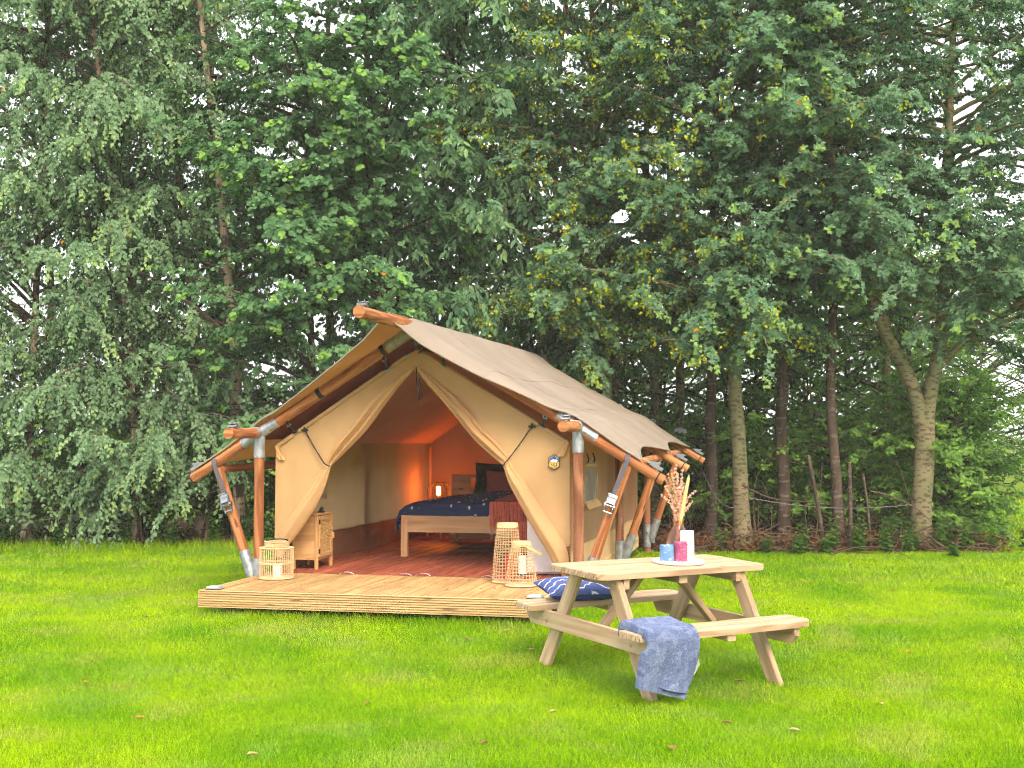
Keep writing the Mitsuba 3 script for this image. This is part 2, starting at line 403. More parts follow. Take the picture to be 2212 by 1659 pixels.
# ------------------------------------------------------------------ the fly sheet
def fly(side):
    na, nv = 26, 61
    a = np.linspace(0, 1, na)[:, None] * np.ones(nv)
    b = np.linspace(0, 1, nv)[None, :] * np.ones((na, 1))
    fe = 1.335 if side < 0 else 1.345
    if side < 0: fe = 1.42
    v0 = 0.60 + 0.66 * np.clip(a * fe, 0, 1) ** 0.85
    v1 = 7.30 - 0.03 * a
    v = v0 + (v1 - v0) * b
    bay = np.clip((v - FR[0]) / (FR[1] - FR[0]), 0, 2) % 1.0
    bay = np.where((v < FR[0]) | (v > FR[2]), 0, bay)
    sag = np.sin(np.pi * bay)
    f = a * fe * (1 - 0.065 * sag * a ** 7)
    lift = 0.066 + 0.03 * np.exp(-((f - 1.0) / 0.12) ** 2) - 0.05 * sag * np.sin(np.pi * np.clip(f, 0, 1)) - (0.075 if side > 0 else 0.0) * np.clip((FR[0] - v) / 0.4, 0, 1)
    P = raft(side, f, v, 0.0)
    nv_ = raft(side, f, v, 1.0) - raft(side, f, v)
    kk = np.clip(1 - f / 0.12, 0, 1)[..., None]
    P = raft(side, f, v) + (nv_ * (1 - kk) + UP * kk) * lift[..., None]
    P[..., 2] += np.where(f < 0.13, 0.058 * (1 - (f / 0.13) ** 2), 0) - 0.02 * np.clip((1.3 - v) / 0.6, 0, 1) * np.sin(np.pi * np.clip(f, 0, 1))
    wr = meshkit.fbm(np.stack([f * 9, v * 1.2, 0 * f + side], -1), 3, 9) - 0.5
    wr2 = np.sin(f * 26 + 5 * meshkit.noise(np.stack([v * 1.5, f * 4, 0 * f], -1), 2)) * np.exp(-((f - 0.98) / 0.2) ** 2)
    P[..., 2] += 0.022 * wr + 0.011 * wr2
    return P


for side in (-1, 1):
    P = fly(side)
    put('fly_sheet', sheet(P), 'canvas_roof', st, smooth=True)
    put('fly_backlit', sheet(P - UP * 0.006), 'canvas_backlit', st, smooth=True, label='orange underside of the fly sheet, coloured for daylight coming through' if side < 0 else None)  # added under-sheet, its orange put in for daylight through the canvas
    for ia in (9, 16):
        put('fly_seam', tube(P[ia] + UP * 0.001, 0.004, 5, shift=60.0), 'canvas_roof', st, smooth=True)
    for iv in (16, 31, 46):
        put('fly_seam', tube(P[:, iv] + UP * 0.001, 0.004, 5, shift=60.0), 'canvas_roof', st, smooth=True)
    put('fly_hem', tube(P[:, 0] - np.array([0, 0, 0.004]), 0.009, 6, shift=60.0), 'canvas_roof', st, smooth=True)
    put('fly_hem', tube(P[-1, :], 0.008, 6, shift=60.0), 'canvas_roof', st, smooth=True)

# ------------------------------------------------------------------ ratchet straps
def ratchet(c, along, out, s=1.0):
    """a ratchet buckle: two side plates, an axle, a release handle and its bar"""
    a, o = unit(along), unit(out); k = unit(np.cross(a, o))
    ax = np.array([a, k, o])
    ms = []
    for e in (-1, 1):
        ms.append(boxat(c + k * e * 0.024 * s + o * 0.012 * s, (0.115 * s, 0.004, 0.026 * s), 0.001, ax))
        ms.append(boxat(c + k * e * 0.029 * s + o * 0.03 * s - a * 0.028 * s, (0.10 * s, 0.004, 0.014 * s), 0.001, unit(np.array([a + 0.45 * o, k, o - 0.45 * a]))))
        ms.append(tube([c + k * e * 0.031 * s + o * 0.016 * s, c + k * e * 0.037 * s + o * 0.016 * s], 0.017 * s, 10))
    for x, h, r in ((0.045, 0.014, 0.008), (0.0, 0.018, 0.011), (-0.05, 0.012, 0.006), (-0.075, 0.048, 0.006)):
        ms.append(tube([c + a * x * s - k * 0.03 * s + o * h * s, c + a * x * s + k * 0.03 * s + o * h * s], r * s, 8))
    ms.append(boxat(c + o * 0.03 * s - a * 0.045 * s, (0.06 * s, 0.05 * s, 0.004), 0.001, unit(np.array([a + 0.45 * o, k, o - 0.45 * a]))))
    return join(*ms)


def band(pts, width, side, thick=0.003):
    """webbing along the points, its width across"""
    pts = np.asarray(pts, float); s = unit(np.asarray(side, float)) * width / 2
    G = np.stack([pts - s, pts + s], 1)
    t = unit(np.gradient(pts, axis=0)); n = unit(np.cross(t, s))[:, None] * thick
    return join(sheet(G), sheet(G[:, ::-1] + n))


for side in (-1, 1):
    ue, we = (UL, WL) if side < 0 else (UR, WR)
    for i, v in enumerate(FR):
        tip = raft(side, 1.40 if side < 0 else 1.425, v, RP + 0.012)
        inn = raft(side, 1.2, v, RP)
        al = unit(tip - inn); ou = unit(raft(side, 1, v, 1) - raft(side, 1, v))
        bk = put('ratchet_buckle', ratchet(tip, al, ou, 1.15), 'steel', st)
        put('strap', band([raft(side, f, v, RP + 0.008) for f in (1.30, 1.36, 1.40)], 0.05, TV), 'grey_strap', st)
        put('strap_loop', tube(ringpts((0, 0), 0.0, 0, 14) * 0 + np.array([raft(side, 1.455, v) + (RP + 0.003) * (math.cos(q) * ou + math.sin(q) * TV) for q in np.linspace(0, 2 * math.pi, 15)]), 0.006, 6), 'black_strap', st)
        # the tensioning strap that hangs down beside the strut
        if i == 0:
            top = raft(side, 1.28, v - RP - 0.004, RP * 0.6)
            s0, s1 = raft(side, 1.30, v, -0.06), tent(ue + side * 0.055, v, 0.25)
            q = s0 + (s1 - s0) * 0.30 - TV * (RP + 0.02) - TU * side * 0.03
            put('strap', band([top, top - UP * 0.05 - TV * 0.012, q], 0.048, TU), 'grey_strap', st)
            put('ratchet_buckle', ratchet(q - UP * 0.03 - TV * 0.005, unit(s1 - s0), -TV, 1.45), 'steel', st)
for e, (uu, vv, ww) in enumerate(((UM, -0.14, 2.775), (UL, 0.70, WL + 0.046), (UR, 0.62, WR + 0.046), (UM, 8.02, 2.895), (UR, 8.15, WR + 0.148))):
    c = tent(uu, vv, ww)
    d = TV if vv < 4 else -TV
    put('ratchet_buckle', ratchet(c, -d, UP, 1.05), 'steel', st)
    put('strap', band([c, c + d * 0.25 - UP * 0.005, c + d * 0.5 + UP * 0.004], 0.03, TU), 'black_strap', st)

# ------------------------------------------------------------------ the inner tent: front wall with its flaps, sides, back, ceiling
LEFT, RIGHT, APEX = (0.035, 1.56), (3.065, 1.60), (1.530, 2.535)
FV = 1.52


def wall_panel(poly, v, thick, name, bsdf, label=None, wrinkle=0.008, seed=0):
    tv, tf = trimesh.creation.triangulate_polygon(Polygon(poly), engine='earcut')
    m = trimesh.Trimesh(np.c_[tv, np.zeros(len(tv))], tf, process=False)
    m = m.subdivide_to_size(0.09)
    x, y = m.vertices[:, 0], m.vertices[:, 1]
    dv = wrinkle * (meshkit.fbm(np.stack([x * 4, y * 1.2, 0 * x + seed], -1), 3, seed) - 0.5) * 2 + 0.5 * wrinkle * np.sin(x * 23 + 3 * y)
    put(name, (tent(x, v + dv, y), m.faces, np.stack([x, y], 1)), bsdf, st, smooth=True, label=label)


IL_up = [(1.515, 2.342), (1.354, 2.175), (1.175, 1.95), (1.02, 1.745), (0.754, 1.484), (0.63, 1.372)]
IL_lo = [(0.63, 1.372), (0.585, 1.2), (0.495, 0.995), (0.405, 0.854), (0.302, 0.712), (0.21, 0.60), (0.12, 0.46)]
OL_up = [(1.475, 2.345), (1.285, 2.23), (1.06, 2.03), (0.875, 1.80), (0.673, 1.57), (0.575, 1.395)]
OL_lo = [(0.572, 1.372), (0.447, 1.22), (0.311, 1.046), (0.185, 0.861), (0.094, 0.72), (0.045, 0.58), (0.035, 0.44)]
IR_up = [(1.525, 2.341), (1.624, 2.205), (1.767, 2.05), (1.935, 1.855), (2.094, 1.665), (2.224, 1.54), (2.405, 1.392)]
IR_lo = [(2.416, 1.376), (2.459, 1.232), (2.533, 1.089), (2.631, 0.911), (2.741, 0.723), (2.838, 0.57), (2.916, 0.44)]
OR_up = [(1.565, 2.349), (1.713, 2.24), (1.91, 2.085), (2.125, 1.86), (2.19, 1.77), (2.348, 1.62), (2.478, 1.452)]
OR_lo = [(2.472, 1.40), (2.575, 1.305), (2.70, 1.114), (2.82, 0.937), (2.94, 0.761), (3.035, 0.60), (3.06, 0.44)]

mid = lambda a, b: [((p[0] + q[0]) / 2, (p[1] + q[1]) / 2) for p, q in zip(smoothline(a, 8), smoothline(b, 8))]
wl = [LEFT, (0.035, 0.62)] + [tuple(p) for p in mid(IL_lo, OL_lo)[::-1][2:]] + [tuple(p) for p in mid(IL_up, OL_up)[::-1][1:]] + [(1.515, 2.36), APEX]
wr_ = [APEX, (1.545, 2.36)] + mid(IR_up, OR_up)[1:] + mid(IR_lo, OR_lo)[1:-1] + [(3.065, 0.62), RIGHT]
wall_panel(wl, FV, 0.002, 'front_wall', 'canvas_wall', seed=2)
wall_panel(wr_, FV, 0.002, 'front_wall', 'canvas_wall', seed=5)
wall_panel([(1.515, 2.30), (1.545, 2.30), (1.56, 2.42), (1.53, 2.55), (1.50, 2.42)], FV - 0.012, 0.002, 'front_wall_gather', 'canvas_wall', seed=7)
wall_panel([(2.98, 0.29), (3.07, 0.29), (3.07, 0.64), (2.97, 0.64)], FV + 0.004, 0.002, 'wall_skirt', 'canvas_skirt', seed=8)
wall_panel([(0.03, 0.29), (0.10, 0.29), (0.10, 0.64), (0.03, 0.64)], FV + 0.004, 0.002, 'wall_skirt', 'canvas_skirt', seed=9)


def flap(iu, il, ou, ol, sgn, seed):
    """the gathered door flap: a soft roll of cloth from the top of the opening to the tie and flaring below it"""
    n1, n2, ns = 26, 26, 41
    I = np.vstack([smoothline(iu, n1), smoothline(il, n2)[1:]]); O = np.vstack([smoothline(ou, n1), smoothline(ol, n2)[1:]])
    t = np.linspace(0, 1, len(I)); k = t * 2
    s = np.linspace(0, 1, ns)
    T, S = np.meshgrid(t, s, indexing='ij')
    base = O[:, None] + (I - O)[:, None] * s[None, :, None]
    up = T < 0.5
    wid = np.linalg.norm(I - O, axis=1)[:, None]
    fat = np.where(up, 0.35 + 0.25 * np.sin(np.pi * T * 2), 0.30 + 0.12 * np.sin(np.pi * (T - 0.5) * 2))
    d = wid * fat * np.sin(np.pi * S) ** 0.7
    drift = meshkit.noise(np.stack([T * 3, S * 0, 0 * T + seed], -1), seed)
    pl = np.where(up, 0.036 * np.sin(2 * np.pi * (2.3 * S + 0.35 * drift)) * np.clip(T * 4, 0, 1),
                  0.020 * np.sin(2 * np.pi * (1.6 * S + 0.9 * (T - 0.5) + 0.3 * drift)) * np.exp(-((T - 0.5) / 0.14) ** 2) + 0.004 * np.sin(2 * np.pi * 2.2 * S))
    pl = pl * np.clip(wid / 0.12, 0.1, 1.3)
    tie = 1 - 0.55 * np.exp(-((T - 0.5) / 0.02) ** 2)
    front = FV - 0.012 - (d + pl * np.sin(np.pi * S)) * tie
    # the roll's back half, tucked behind the front wall's edge
    back = FV + 0.35 * d * tie + 0.004
    uF, wF = base[..., 0], base[..., 1]
    rag = 0.012 * np.sin(S * 9 + seed) * np.clip((T - 0.93) / 0.07, 0, 1)
    F = tent(uF, front, wF + rag)
    half = slice(ns // 2, None)
    Bk = tent(uF[:, half], back[:, half] * 1.0, wF[:, half] + rag[:, half])
    Bk[:, -1] = F[:, -1]
    return join(sheet(F), sheet(Bk[:, ::-1]))


put('door_flap', flap(IL_up, IL_lo, OL_up, OL_lo, -1, 3), 'canvas_wall', st, smooth=True, label='left door flap gathered and tied back')
put('door_flap', flap(IR_up, IR_lo, OR_up, OR_lo, 1, 8), 'canvas_wall', st, smooth=True, label='right door flap gathered and tied back')
for (hu, hw), (au, aw), (bu, bw_) in (((0.355, 1.735), (0.575, 1.41), (0.635, 1.372)), ((2.70, 1.765), (2.475, 1.45), (2.415, 1.378))):
    put('tie_cord', tube([tent(hu, FV - 0.02, hw), tent((hu + au) / 2, FV - 0.045, (hw + aw) / 2 - 0.008), tent(au, FV - 0.06, aw), tent((au + bu) / 2, FV - 0.085, (aw + bw_) / 2), tent(bu, FV - 0.05, bw_)], 0.0065, 6), 'black_strap', st, smooth=True)
    put('tie_toggle', join(boxat(tent(hu, FV - 0.022, hw), (0.07, 0.018, 0.02), 0.004, [TU, TV, UP]), boxat(tent(hu, FV - 0.026, hw + 0.004), (0.018, 0.02, 0.05), 0.004, [TU, TV, UP])), 'black_strap', st)
lp = [tent(1.528, FV - 0.02, 2.36), tent(1.535, FV - 0.03, 2.22), tent(1.555, FV - 0.03, 2.09), tent(1.565, FV - 0.03, 2.02), tent(1.58, FV - 0.03, 2.05), tent(1.575, FV - 0.03, 2.16), tent(1.56, FV - 0.03, 2.24)]
put('door_tie_strap', band(smoothline(lp, 20), 0.014, TU), 'black_strap', st)

# hem with its metal tube and the hangers to the rafters
for side, (ue, we) in ((-1, LEFT), (1, RIGHT)):
    a, b = np.array(APEX), np.array([ue, we])
    P = lambda f, o=0.0, v=FV - 0.012: tent(*(a + (b - a) * f + o * np.array([0, 1.0]))[:1], v, (a + (b - a) * f)[1] + o)
    d = unit(P(1) - P(0))
    for f0, f1 in (((0.07, 0.16), (0.20, 0.80), (0.85, 0.99)) if side > 0 else ((0.07, 0.17), (0.23, 0.83), (0.87, 0.99))):
        put('wall_hem', tube([P(f0), P((f0 + f1) / 2), P(f1)], 0.020, 10, shift=60.0), 'canvas_wall', st, smooth=True)
    put('hem_tube', tube([P(0.04), P(0.995)], 0.012, 10), 'steel', st, smooth=True)
    for f in ((0.185, 0.825) if side > 0 else (0.20, 0.85)):
        lo = P(f)
        hi = raft(side, f * 0.995 + 0.0, 1.3, 0) + TV * (RP + 0.004)
        put('hanger_strap', band([lo - TV * 0.016, lo + (hi - lo) * 0.5 - TV * 0.02, hi - TV * 0.02 + UP * 0.0, hi + UP * 0.05], 0.028, d), 'black_strap', st)
        cb = lo + (hi - lo) * 0.55 - TV * 0.03
        put('strap_buckle', join(*[boxat(cb + d * x + UP * z, sz, 0.001, [d, TV, np.cross(d, TV)]) for x, z, sz in ((0, 0.014, (0.04, 0.008, 0.006)), (0, -0.014, (0.04, 0.008, 0.006)), (-0.018, 0, (0.006, 0.008, 0.03)), (0.018, 0, (0.006, 0.008, 0.03)))]), 'steel', st)
    for f in ((0.44, 0.92, 0.13) if side > 0 else (0.185, 0.60)):
        c = raft(side, f, 1.3)
        ou = unit(raft(side, 1, 1.3, 1) - raft(side, 1, 1.3)); al = unit(raft(side, 1, 1.3) - raft(side, 0, 1.3))
        put('rafter_band', tube([c - al * 0.022, c + al * 0.022], RP + 0.006, 14), 'black_strap', st, smooth=True)
    # the corner tab that hangs folded at the end of the hem
    tb = P(0.985)
    put('corner_tab', sheet(np.stack([np.stack([tb + TU * side * (-0.03 + 0.012 * q) - TV * (0.025 + 0.012 * math.sin(q * 2 + z)) - UP * 0.028 * z + TU * -side * 0.012 * z for z in range(6)]) for q in range(6)])), 'canvas_wall', st, smooth=True)
apx = tent(UM, FV - 0.05, 2.60)
put('apex_strap', join(band([tent(1.53, FV - 0.02, 2.53), tent(1.53, FV - 0.05, 2.60), tent(UM, 1.36, 2.70)], 0.035, TU), band([tent(1.56, FV - 0.02, 2.49), tent(1.60, FV - 0.05, 2.55), tent(1.62, 1.36, 2.66)], 0.03, TU)), 'black_strap', st)
put('strap_buckle', join(*[boxat(apx + TU * x - TV * 0.02 + UP * z, sz, 0.001, [TU, TV, UP]) for x, z, sz in ((0, 0.018, (0.05, 0.01, 0.007)), (0, -0.018, (0.05, 0.01, 0.007)), (-0.022, 0, (0.007, 0.01, 0.04)), (0.022, 0, (0.007, 0.01, 0.04)))]), 'steel', st)

# side walls, back wall, ceiling
def side_wall(u, sgn, name, w0, w1, bsdf, seed, hole=None):
    nv, nw = 90, 30
    v = np.linspace(FV, 7.02, nv); w = np.linspace(w0, w1, nw)
    Vv, Ww = np.meshgrid(v, w, indexing='ij')
    du = 0.012 * (meshkit.fbm(np.stack([Vv * 3, Ww * 1.3, 0 * Vv + seed], -1), 3, seed) - 0.5) * 2 + 0.008 * np.sin(Vv * 7 + Ww)
    G = tent(u + du, Vv, Ww)
    V, F, U = sheet(G)
    if hole:
        cen = V[F].mean(1) - TO
        cv, cw = cen @ TV, cen[:, 2]
        F = F[~((cv > hole[0]) & (cv < hole[1]) & (cw > hole[2]) & (cw < hole[3]))]
    put(name, (V, F, U), bsdf, st, smooth=True)


WIN = (2.27, 3.13, 0.985, 1.37)
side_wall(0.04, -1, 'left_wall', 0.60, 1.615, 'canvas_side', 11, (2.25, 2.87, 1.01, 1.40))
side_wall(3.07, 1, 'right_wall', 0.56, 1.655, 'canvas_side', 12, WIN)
side_wall(0.032, -1, 'wall_skirt', 0.29, 0.615, 'canvas_skirt', 13)
side_wall(3.078, 1, 'wall_skirt', 0.29, 0.575, 'canvas_wall', 14)
scene['pvc'] = {'type': 'principledthin', 'base_color': {'type': 'rgb', 'value': [0.72, 0.74, 0.74]}, 'roughness': 0.16, 'spec_trans': 0.62, 'diff_trans': 1.0, 'eta': 1.6}
def crumpled(u, r, seed):
    vv, ww = np.meshgrid(np.linspace(r[0] - 0.03, r[1] + 0.03, 70), np.linspace(r[2] - 0.03, r[3] + 0.03, 40), indexing='ij')
    h = 0.03 * np.abs(meshkit.fbm(np.stack([vv * 16 + 0.5 * ww, ww * 5, 0 * vv + seed], -1), 3, seed) - 0.5) * 2
    return sheet(tent(u + h, vv, ww))


put('window_pane', crumpled(3.074, WIN, 4), 'pvc', st, smooth=True)
put('window_pane', crumpled(0.044, (2.25, 2.87, 1.01, 1.40), 6), 'pvc', st, smooth=True)
for r, u in ((WIN, 3.085), ((2.25, 2.87, 1.01, 1.40), 0.052)):
    for a, b in (((r[0], r[2]), (r[1], r[2])), ((r[0], r[3]), (r[1], r[3])), ((r[0], r[2]), (r[0], r[3])), ((r[1], r[2]), (r[1], r[3]))):
        put('window_border', beam(tent(u, *a), tent(u, *b), 0.012 if a[0] != b[0] else 0.035, 0.035 if a[0] != b[0] else 0.012, 0.002, up=UP if a[0] != b[0] else TU), 'canvas_wall', st)
put('window_flap', sheet(tent(3.10 + np.outer(np.ones(8), np.linspace(0.0, 0.035, 6)), np.linspace(WIN[0], WIN[1] + 0.05, 8)[:, None] * np.ones(6), 0.985 - np.outer(np.ones(8), np.linspace(0, 0.06, 6)))), 'canvas_wall', st, smooth=True)
for uu, sg in ((0.10, -1), (3.0, 1)):
    for vv in (2.4, 4.3, 6.2):
        pass
for hw in (2.35, 2.75):
    put('window_toggle', tube([tent(3.10, hw, 1.50), tent(3.12, hw + 0.01, 1.44), tent(3.11, hw, 1.40)], 0.008, 6), 'black_strap', st)
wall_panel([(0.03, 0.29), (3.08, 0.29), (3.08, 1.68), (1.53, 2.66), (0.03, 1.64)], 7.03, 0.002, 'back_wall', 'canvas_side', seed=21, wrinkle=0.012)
for side, (ue, we) in ((-1, (0.04, 1.60)), (1, (3.07, 1.64))):
    f, v = np.meshgrid(np.linspace(0, 1, 14), np.linspace(FV, 7.03, 60), indexing='ij')
    w = APEX[1] + (we - APEX[1]) * f + rise(v) * 0.6 * (1 - f) - 0.05 * np.sin(np.pi * f) * np.abs(np.sin((v - FV) * 1.14))
    put('ceiling', sheet(tent(APEX[0] + (ue - APEX[0]) * f, v, w)), 'canvas_inner', st, smooth=True)
for side in (-1, 1):
    f, v = np.meshgrid(np.linspace(0, 1.02, 12), np.linspace(1.335, 3.7, 24), indexing='ij')  # sheet stopped partway back so daylight reaches the rear ceiling
    put('inner_roof', sheet(raft(side, f, v, -0.053)), 'canvas_maroon', st, smooth=True, label='dark maroon inner roof below the rafters' if side < 0 else None)
for uu in (0.055, 3.05):
    for vv in (6.98,):
        put('corner_post', tube([tent(uu, vv, 0.30), tent(uu, vv, 1.55)], 0.02, 8), 'canvas_wall', st, smooth=True)

# white webbing loops on the door sill
scene['white_web'] = plain((0.78, 0.78, 0.82), 0.6)
for u0, u1 in ((0.76, 0.895), (1.357, 1.495), (1.543, 1.69), (2.20, 2.32)):
    x = np.linspace(u0, u1, 12); q = np.linspace(-1, 1, 12)
    put('sill_loop', band(tent(x, 1.455 + 0.02 * q, 0.303 + 0.022 * (1 - q ** 2) ** 0.8 * (0.7 + 0.6 * rng.random())), 0.026, TV), 'white_web', st)

# the maker's badge on the front wall, right of the door
BC = (2.917, 1.42)
def badge_pt(x, y, lift):
    return tent(BC[0] + 1.14 * np.asarray(x, float), FV - 0.024 - lift, BC[1] + 1.14 * np.asarray(y, float))


def badge_poly(pts, lift, col, name):
    pts = np.asarray(pts, float)
    tv, tf = trimesh.creation.triangulate_polygon(Polygon(pts).buffer(0), engine='earcut')
    tv = np.asarray(tv); tf = np.asarray(tf)
    m = trimesh.creation.extrude_polygon(Polygon(pts).buffer(0), 0.0012, engine='earcut')
    put(name, (badge_pt(m.vertices[:, 0], m.vertices[:, 1], lift + 0.0012 - m.vertices[:, 2]), m.faces), plain(col, 0.6), badge)


badge = st + '__badge'
hexa = lambda s: [(0, 0.0665 * s), (0.047 * s, 0.042 * s + (s - 1) * 0), (0.047 * s, -0.042 * s), (0, -0.0665 * s), (-0.047 * s, -0.042 * s), (-0.047 * s, 0.042 * s)]
scene[badge] = mikit.ply(trimesh.Trimesh(badge_pt(*np.array(hexa(1.0)).T, 0.0), [[0, 1, 2], [0, 2, 3], [0, 3, 4], [0, 4, 5]]), plain((0.045, 0.03, 0.03), 0.6))
labels[badge] = {'label': 'six-sided badge with a night sky, a white tent and dark lettering'}
badge_poly(hexa(0.88), 0.0015, (0.50, 0.40, 0.30), 'rim')
hx = Polygon(hexa(0.82))
cut = lambda poly: [tuple(p) for p in hx.intersection(Polygon(poly)).exterior.coords[:-1]]
badge_poly(cut([(-0.06, 0.0), (0.06, 0.0), (0.06, 0.08), (-0.06, 0.08)]), 0.003, (0.03, 0.07, 0.22), 'night_sky')
badge_poly(cut([(-0.06, 0.0), (0.06, 0.0), (0.06, -0.08), (-0.06, -0.08)]), 0.003, (0.72, 0.50, 0.10), 'yellow_field')
badge_poly([(-0.037, 0.010), (-0.012, 0.024), (-0.006, 0.027), (0.0, 0.022), (0.010, 0.024), (0.037, 0.010), (0.030, 0.008), (0.024, 0.001), (-0.024, 0.001), (-0.030, 0.008)], 0.0045, (0.85, 0.85, 0.85), 'white_tent')
badge_poly([(-0.002, 0.0015), (0.003, 0.0015), (0.0025, 0.010), (-0.0015, 0.010)], 0.006, (0.03, 0.02, 0.03), 'tent_door')
for x in (-0.036, 0.036):
    badge_poly([(x - 0.004, 0.0015), (x + 0.004, 0.0015), (x, 0.011)], 0.006, (0.03, 0.02, 0.03), 'tent_pole')
for x, y, r in ((-0.027, 0.037, 0.003), (-0.018, 0.035, 0.0022), (-0.008, 0.044, 0.002), (0.010, 0.046, 0.002), (0.026, 0.022, 0.0022), (-0.014, 0.031, 0.0018)):
    badge_poly([(x + r * math.cos(q), y + r * math.sin(q)) for q in np.linspace(0, 6.28, 7)[:-1]], 0.0045, (0.7, 0.85, 0.9), 'star')
qs = np.linspace(-1.9, 1.2, 9)
badge_poly([(0.020 + 0.009 * math.cos(q), 0.034 + 0.009 * math.sin(q)) for q in qs] + [(0.0165 + 0.0085 * math.cos(q), 0.0355 + 0.0085 * math.sin(q)) for q in qs[::-1][1:-1]], 0.0045, (0.85, 0.88, 0.9), 'moon')
tm = meshkit.text_mesh('YALA', 0.030, 0.0012, bold=True)
ex = tm.vertices[:, 0].max() - tm.vertices[:, 0].min()
tx = (tm.vertices[:, 0] - tm.vertices[:, 0].min()) * (0.056 / ex) - 0.028
put('lettering', (badge_pt(tx, tm.vertices[:, 1] - 0.036, 0.0057 - tm.vertices[:, 2]), tm.faces), plain((0.05, 0.035, 0.03), 0.6), badge)
badge_poly([(-0.028, -0.043), (0.028, -0.043), (0.028, -0.0405), (-0.028, -0.0405)], 0.0045, (0.05, 0.035, 0.03), 'underline')
# ------------------------------------------------------------------ things in the tent and on the deck
DZ = 0.302
# the bed: legs, end boards, slats, mattress
bed = thing('bed', 'low pine double bed with a wide end board and square legs inside the tent', 'bed')
bu0, bu1, bv0, bv1 = 0.775, 2.45, 3.37, 5.55
for u in (bu0 + 0.035, bu1 - 0.035):
    for v in (bv0 + 0.03, bv1 - 0.03):
        put('leg', beam(tent(u, v, DZ), tent(u, v, 0.775), 0.075, 0.06, 0.004, up=TV), 'pine_wood', bed)
put('end_board', beam(tent(bu0 + 0.075, bv0 + 0.022, 0.678), tent(bu1 - 0.075, bv0 + 0.022, 0.678), 0.03, 0.19, 0.004), 'pine_wood', bed)
for u in (bu0 + 0.02, bu1 - 0.02):
    put('side_rail', beam(tent(u, bv0 + 0.06, 0.68), tent(u, bv1 - 0.06, 0.68), 0.03, 0.18, 0.004), 'pine_wood', bed)
hb = Polygon([(bu0, 0.34), (bu1, 0.34), (bu1, 1.19), (bu0, 1.19)], [[(1.03, 1.02), (1.16, 1.02), (1.16, 1.15), (1.03, 1.15)]])  # carried down to the floor to block lamp light under the bed
hm = trimesh.creation.extrude_polygon(hb, 0.03, engine='earcut')
put('headboard', (tent(hm.vertices[:, 0], bv1 + hm.vertices[:, 2], hm.vertices[:, 1]), hm.faces, np.stack([hm.vertices[:, 0] + 60, hm.vertices[:, 1]], 1)), 'pine_wood', bed, label='wooden headboard with a square cut-out')
scene['linen'] = plain((0.5, 0.5, 0.48), 0.8, 0.2)
put('mattress', boxat(tent((bu0 + bu1) / 2, (bv0 + bv1) / 2 + 0.03, 0.80), (bu1 - bu0 - 0.08, bv1 - bv0 - 0.14, 0.20), 0.05, [TU, TV, UP]), 'linen', bed)
for u in (bu0 + 0.035,):
    for w in (0.36, 0.52, 0.64, 0.71, 0.75):
        put('screw_hole', tube([tent(u - 0.026, bv0 - 0.0006, w), tent(u - 0.026, bv0 - 0.003, w)], 0.004, 8), plain((0.03, 0.02, 0.015), 0.8), bed)


def stars(base, dots, scale, rr):
    def fn(p, n, uv):
        d1, d2, r = mikit.voronoi(uv.x * scale, uv.y * scale)
        rad = rr * (0.35 + 0.9 * r)
        s = (1 - SS(rad * 0.8, rad, d1)) * dr.select(r > 0.35, mi.Float(1), mi.Float(0))
        d3, d4, r2 = mikit.voronoi(uv.x * scale * 2.3 + 7, uv.y * scale * 2.3)
        s2 = (1 - SS(0.05, 0.07, d3)) * dr.select(r2 > 0.72, mi.Float(0.9), mi.Float(0))
        return MIX(base, dots, dr.clip(s + s2, 0, 1))
    return {'type': 'twosided', 'bsdf': {'type': 'principled', 'base_color': mikit.proc(fn), 'roughness': 0.85, 'specular': 0.2, 'sheen': 0.2}}


scene['star_cloth'] = stars((0.032, 0.055, 0.165), (0.75, 0.75, 0.75), 9.0, 0.13)
# the duvet drapes over the mattress and hangs over the left side
dn, dm = 70, 60
a = np.linspace(-0.17, 1.68, dn); b = np.linspace(0, 1.75, dm)
A_, B_ = np.meshgrid(a, b, indexing='ij')
over = np.clip(-A_, 0, 1)
uD = np.where(A_ < 0, bu0 - 0.035 - 0.045 * np.sin(np.clip(over / 0.17, 0, 1) * 2.2), bu0 - 0.02 + A_ * 0.97)
edge = np.clip((A_ + 0.0) / 0.55, 0, 1)
puff = 0.10 * np.sqrt(np.clip(1 - (1 - edge) ** 2, 0, 1))
hump = 0.055 * np.exp(-((A_ - 0.95) / 0.34) ** 2 - ((B_ - 1.3) / 0.5) ** 2) + 0.04 * (meshkit.fbm(np.stack([A_ * 3, B_ * 3, 0 * A_], -1), 3, 3) - 0.5)
end = np.sqrt(np.clip(1 - (1 - np.clip(B_ / 0.22, 0, 1)) ** 2, 0, 1))
wD = 0.835 - 0.05 + 0.05 * end + puff * (0.35 + 0.65 * end) + hump * end * edge + 0.02
wD = np.where(A_ < 0, wD - over * 1.45, wD)
vD = bv0 + 0.035 + B_ - 0.02 * np.sin(np.clip(B_ / 0.1, 0, 1) * np.pi)
Dv = tent(uD, vD, wD)
front = tent(uD[:, 0], np.full(dn, bv0 + 0.05), np.where(a < 0, wD[:, 0] - 0.05, 0.765))
G = np.concatenate([front[:, None], Dv], 1)
GU = np.stack([np.concatenate([A_[:, :1], A_], 1), np.concatenate([B_[:, :1] - 0.1, B_], 1)], -1)
single('duvet', sheet(G, GU), 'star_cloth', 'dark blue duvet with scattered white star dots spread over the bed', 'duvet', smooth=True)


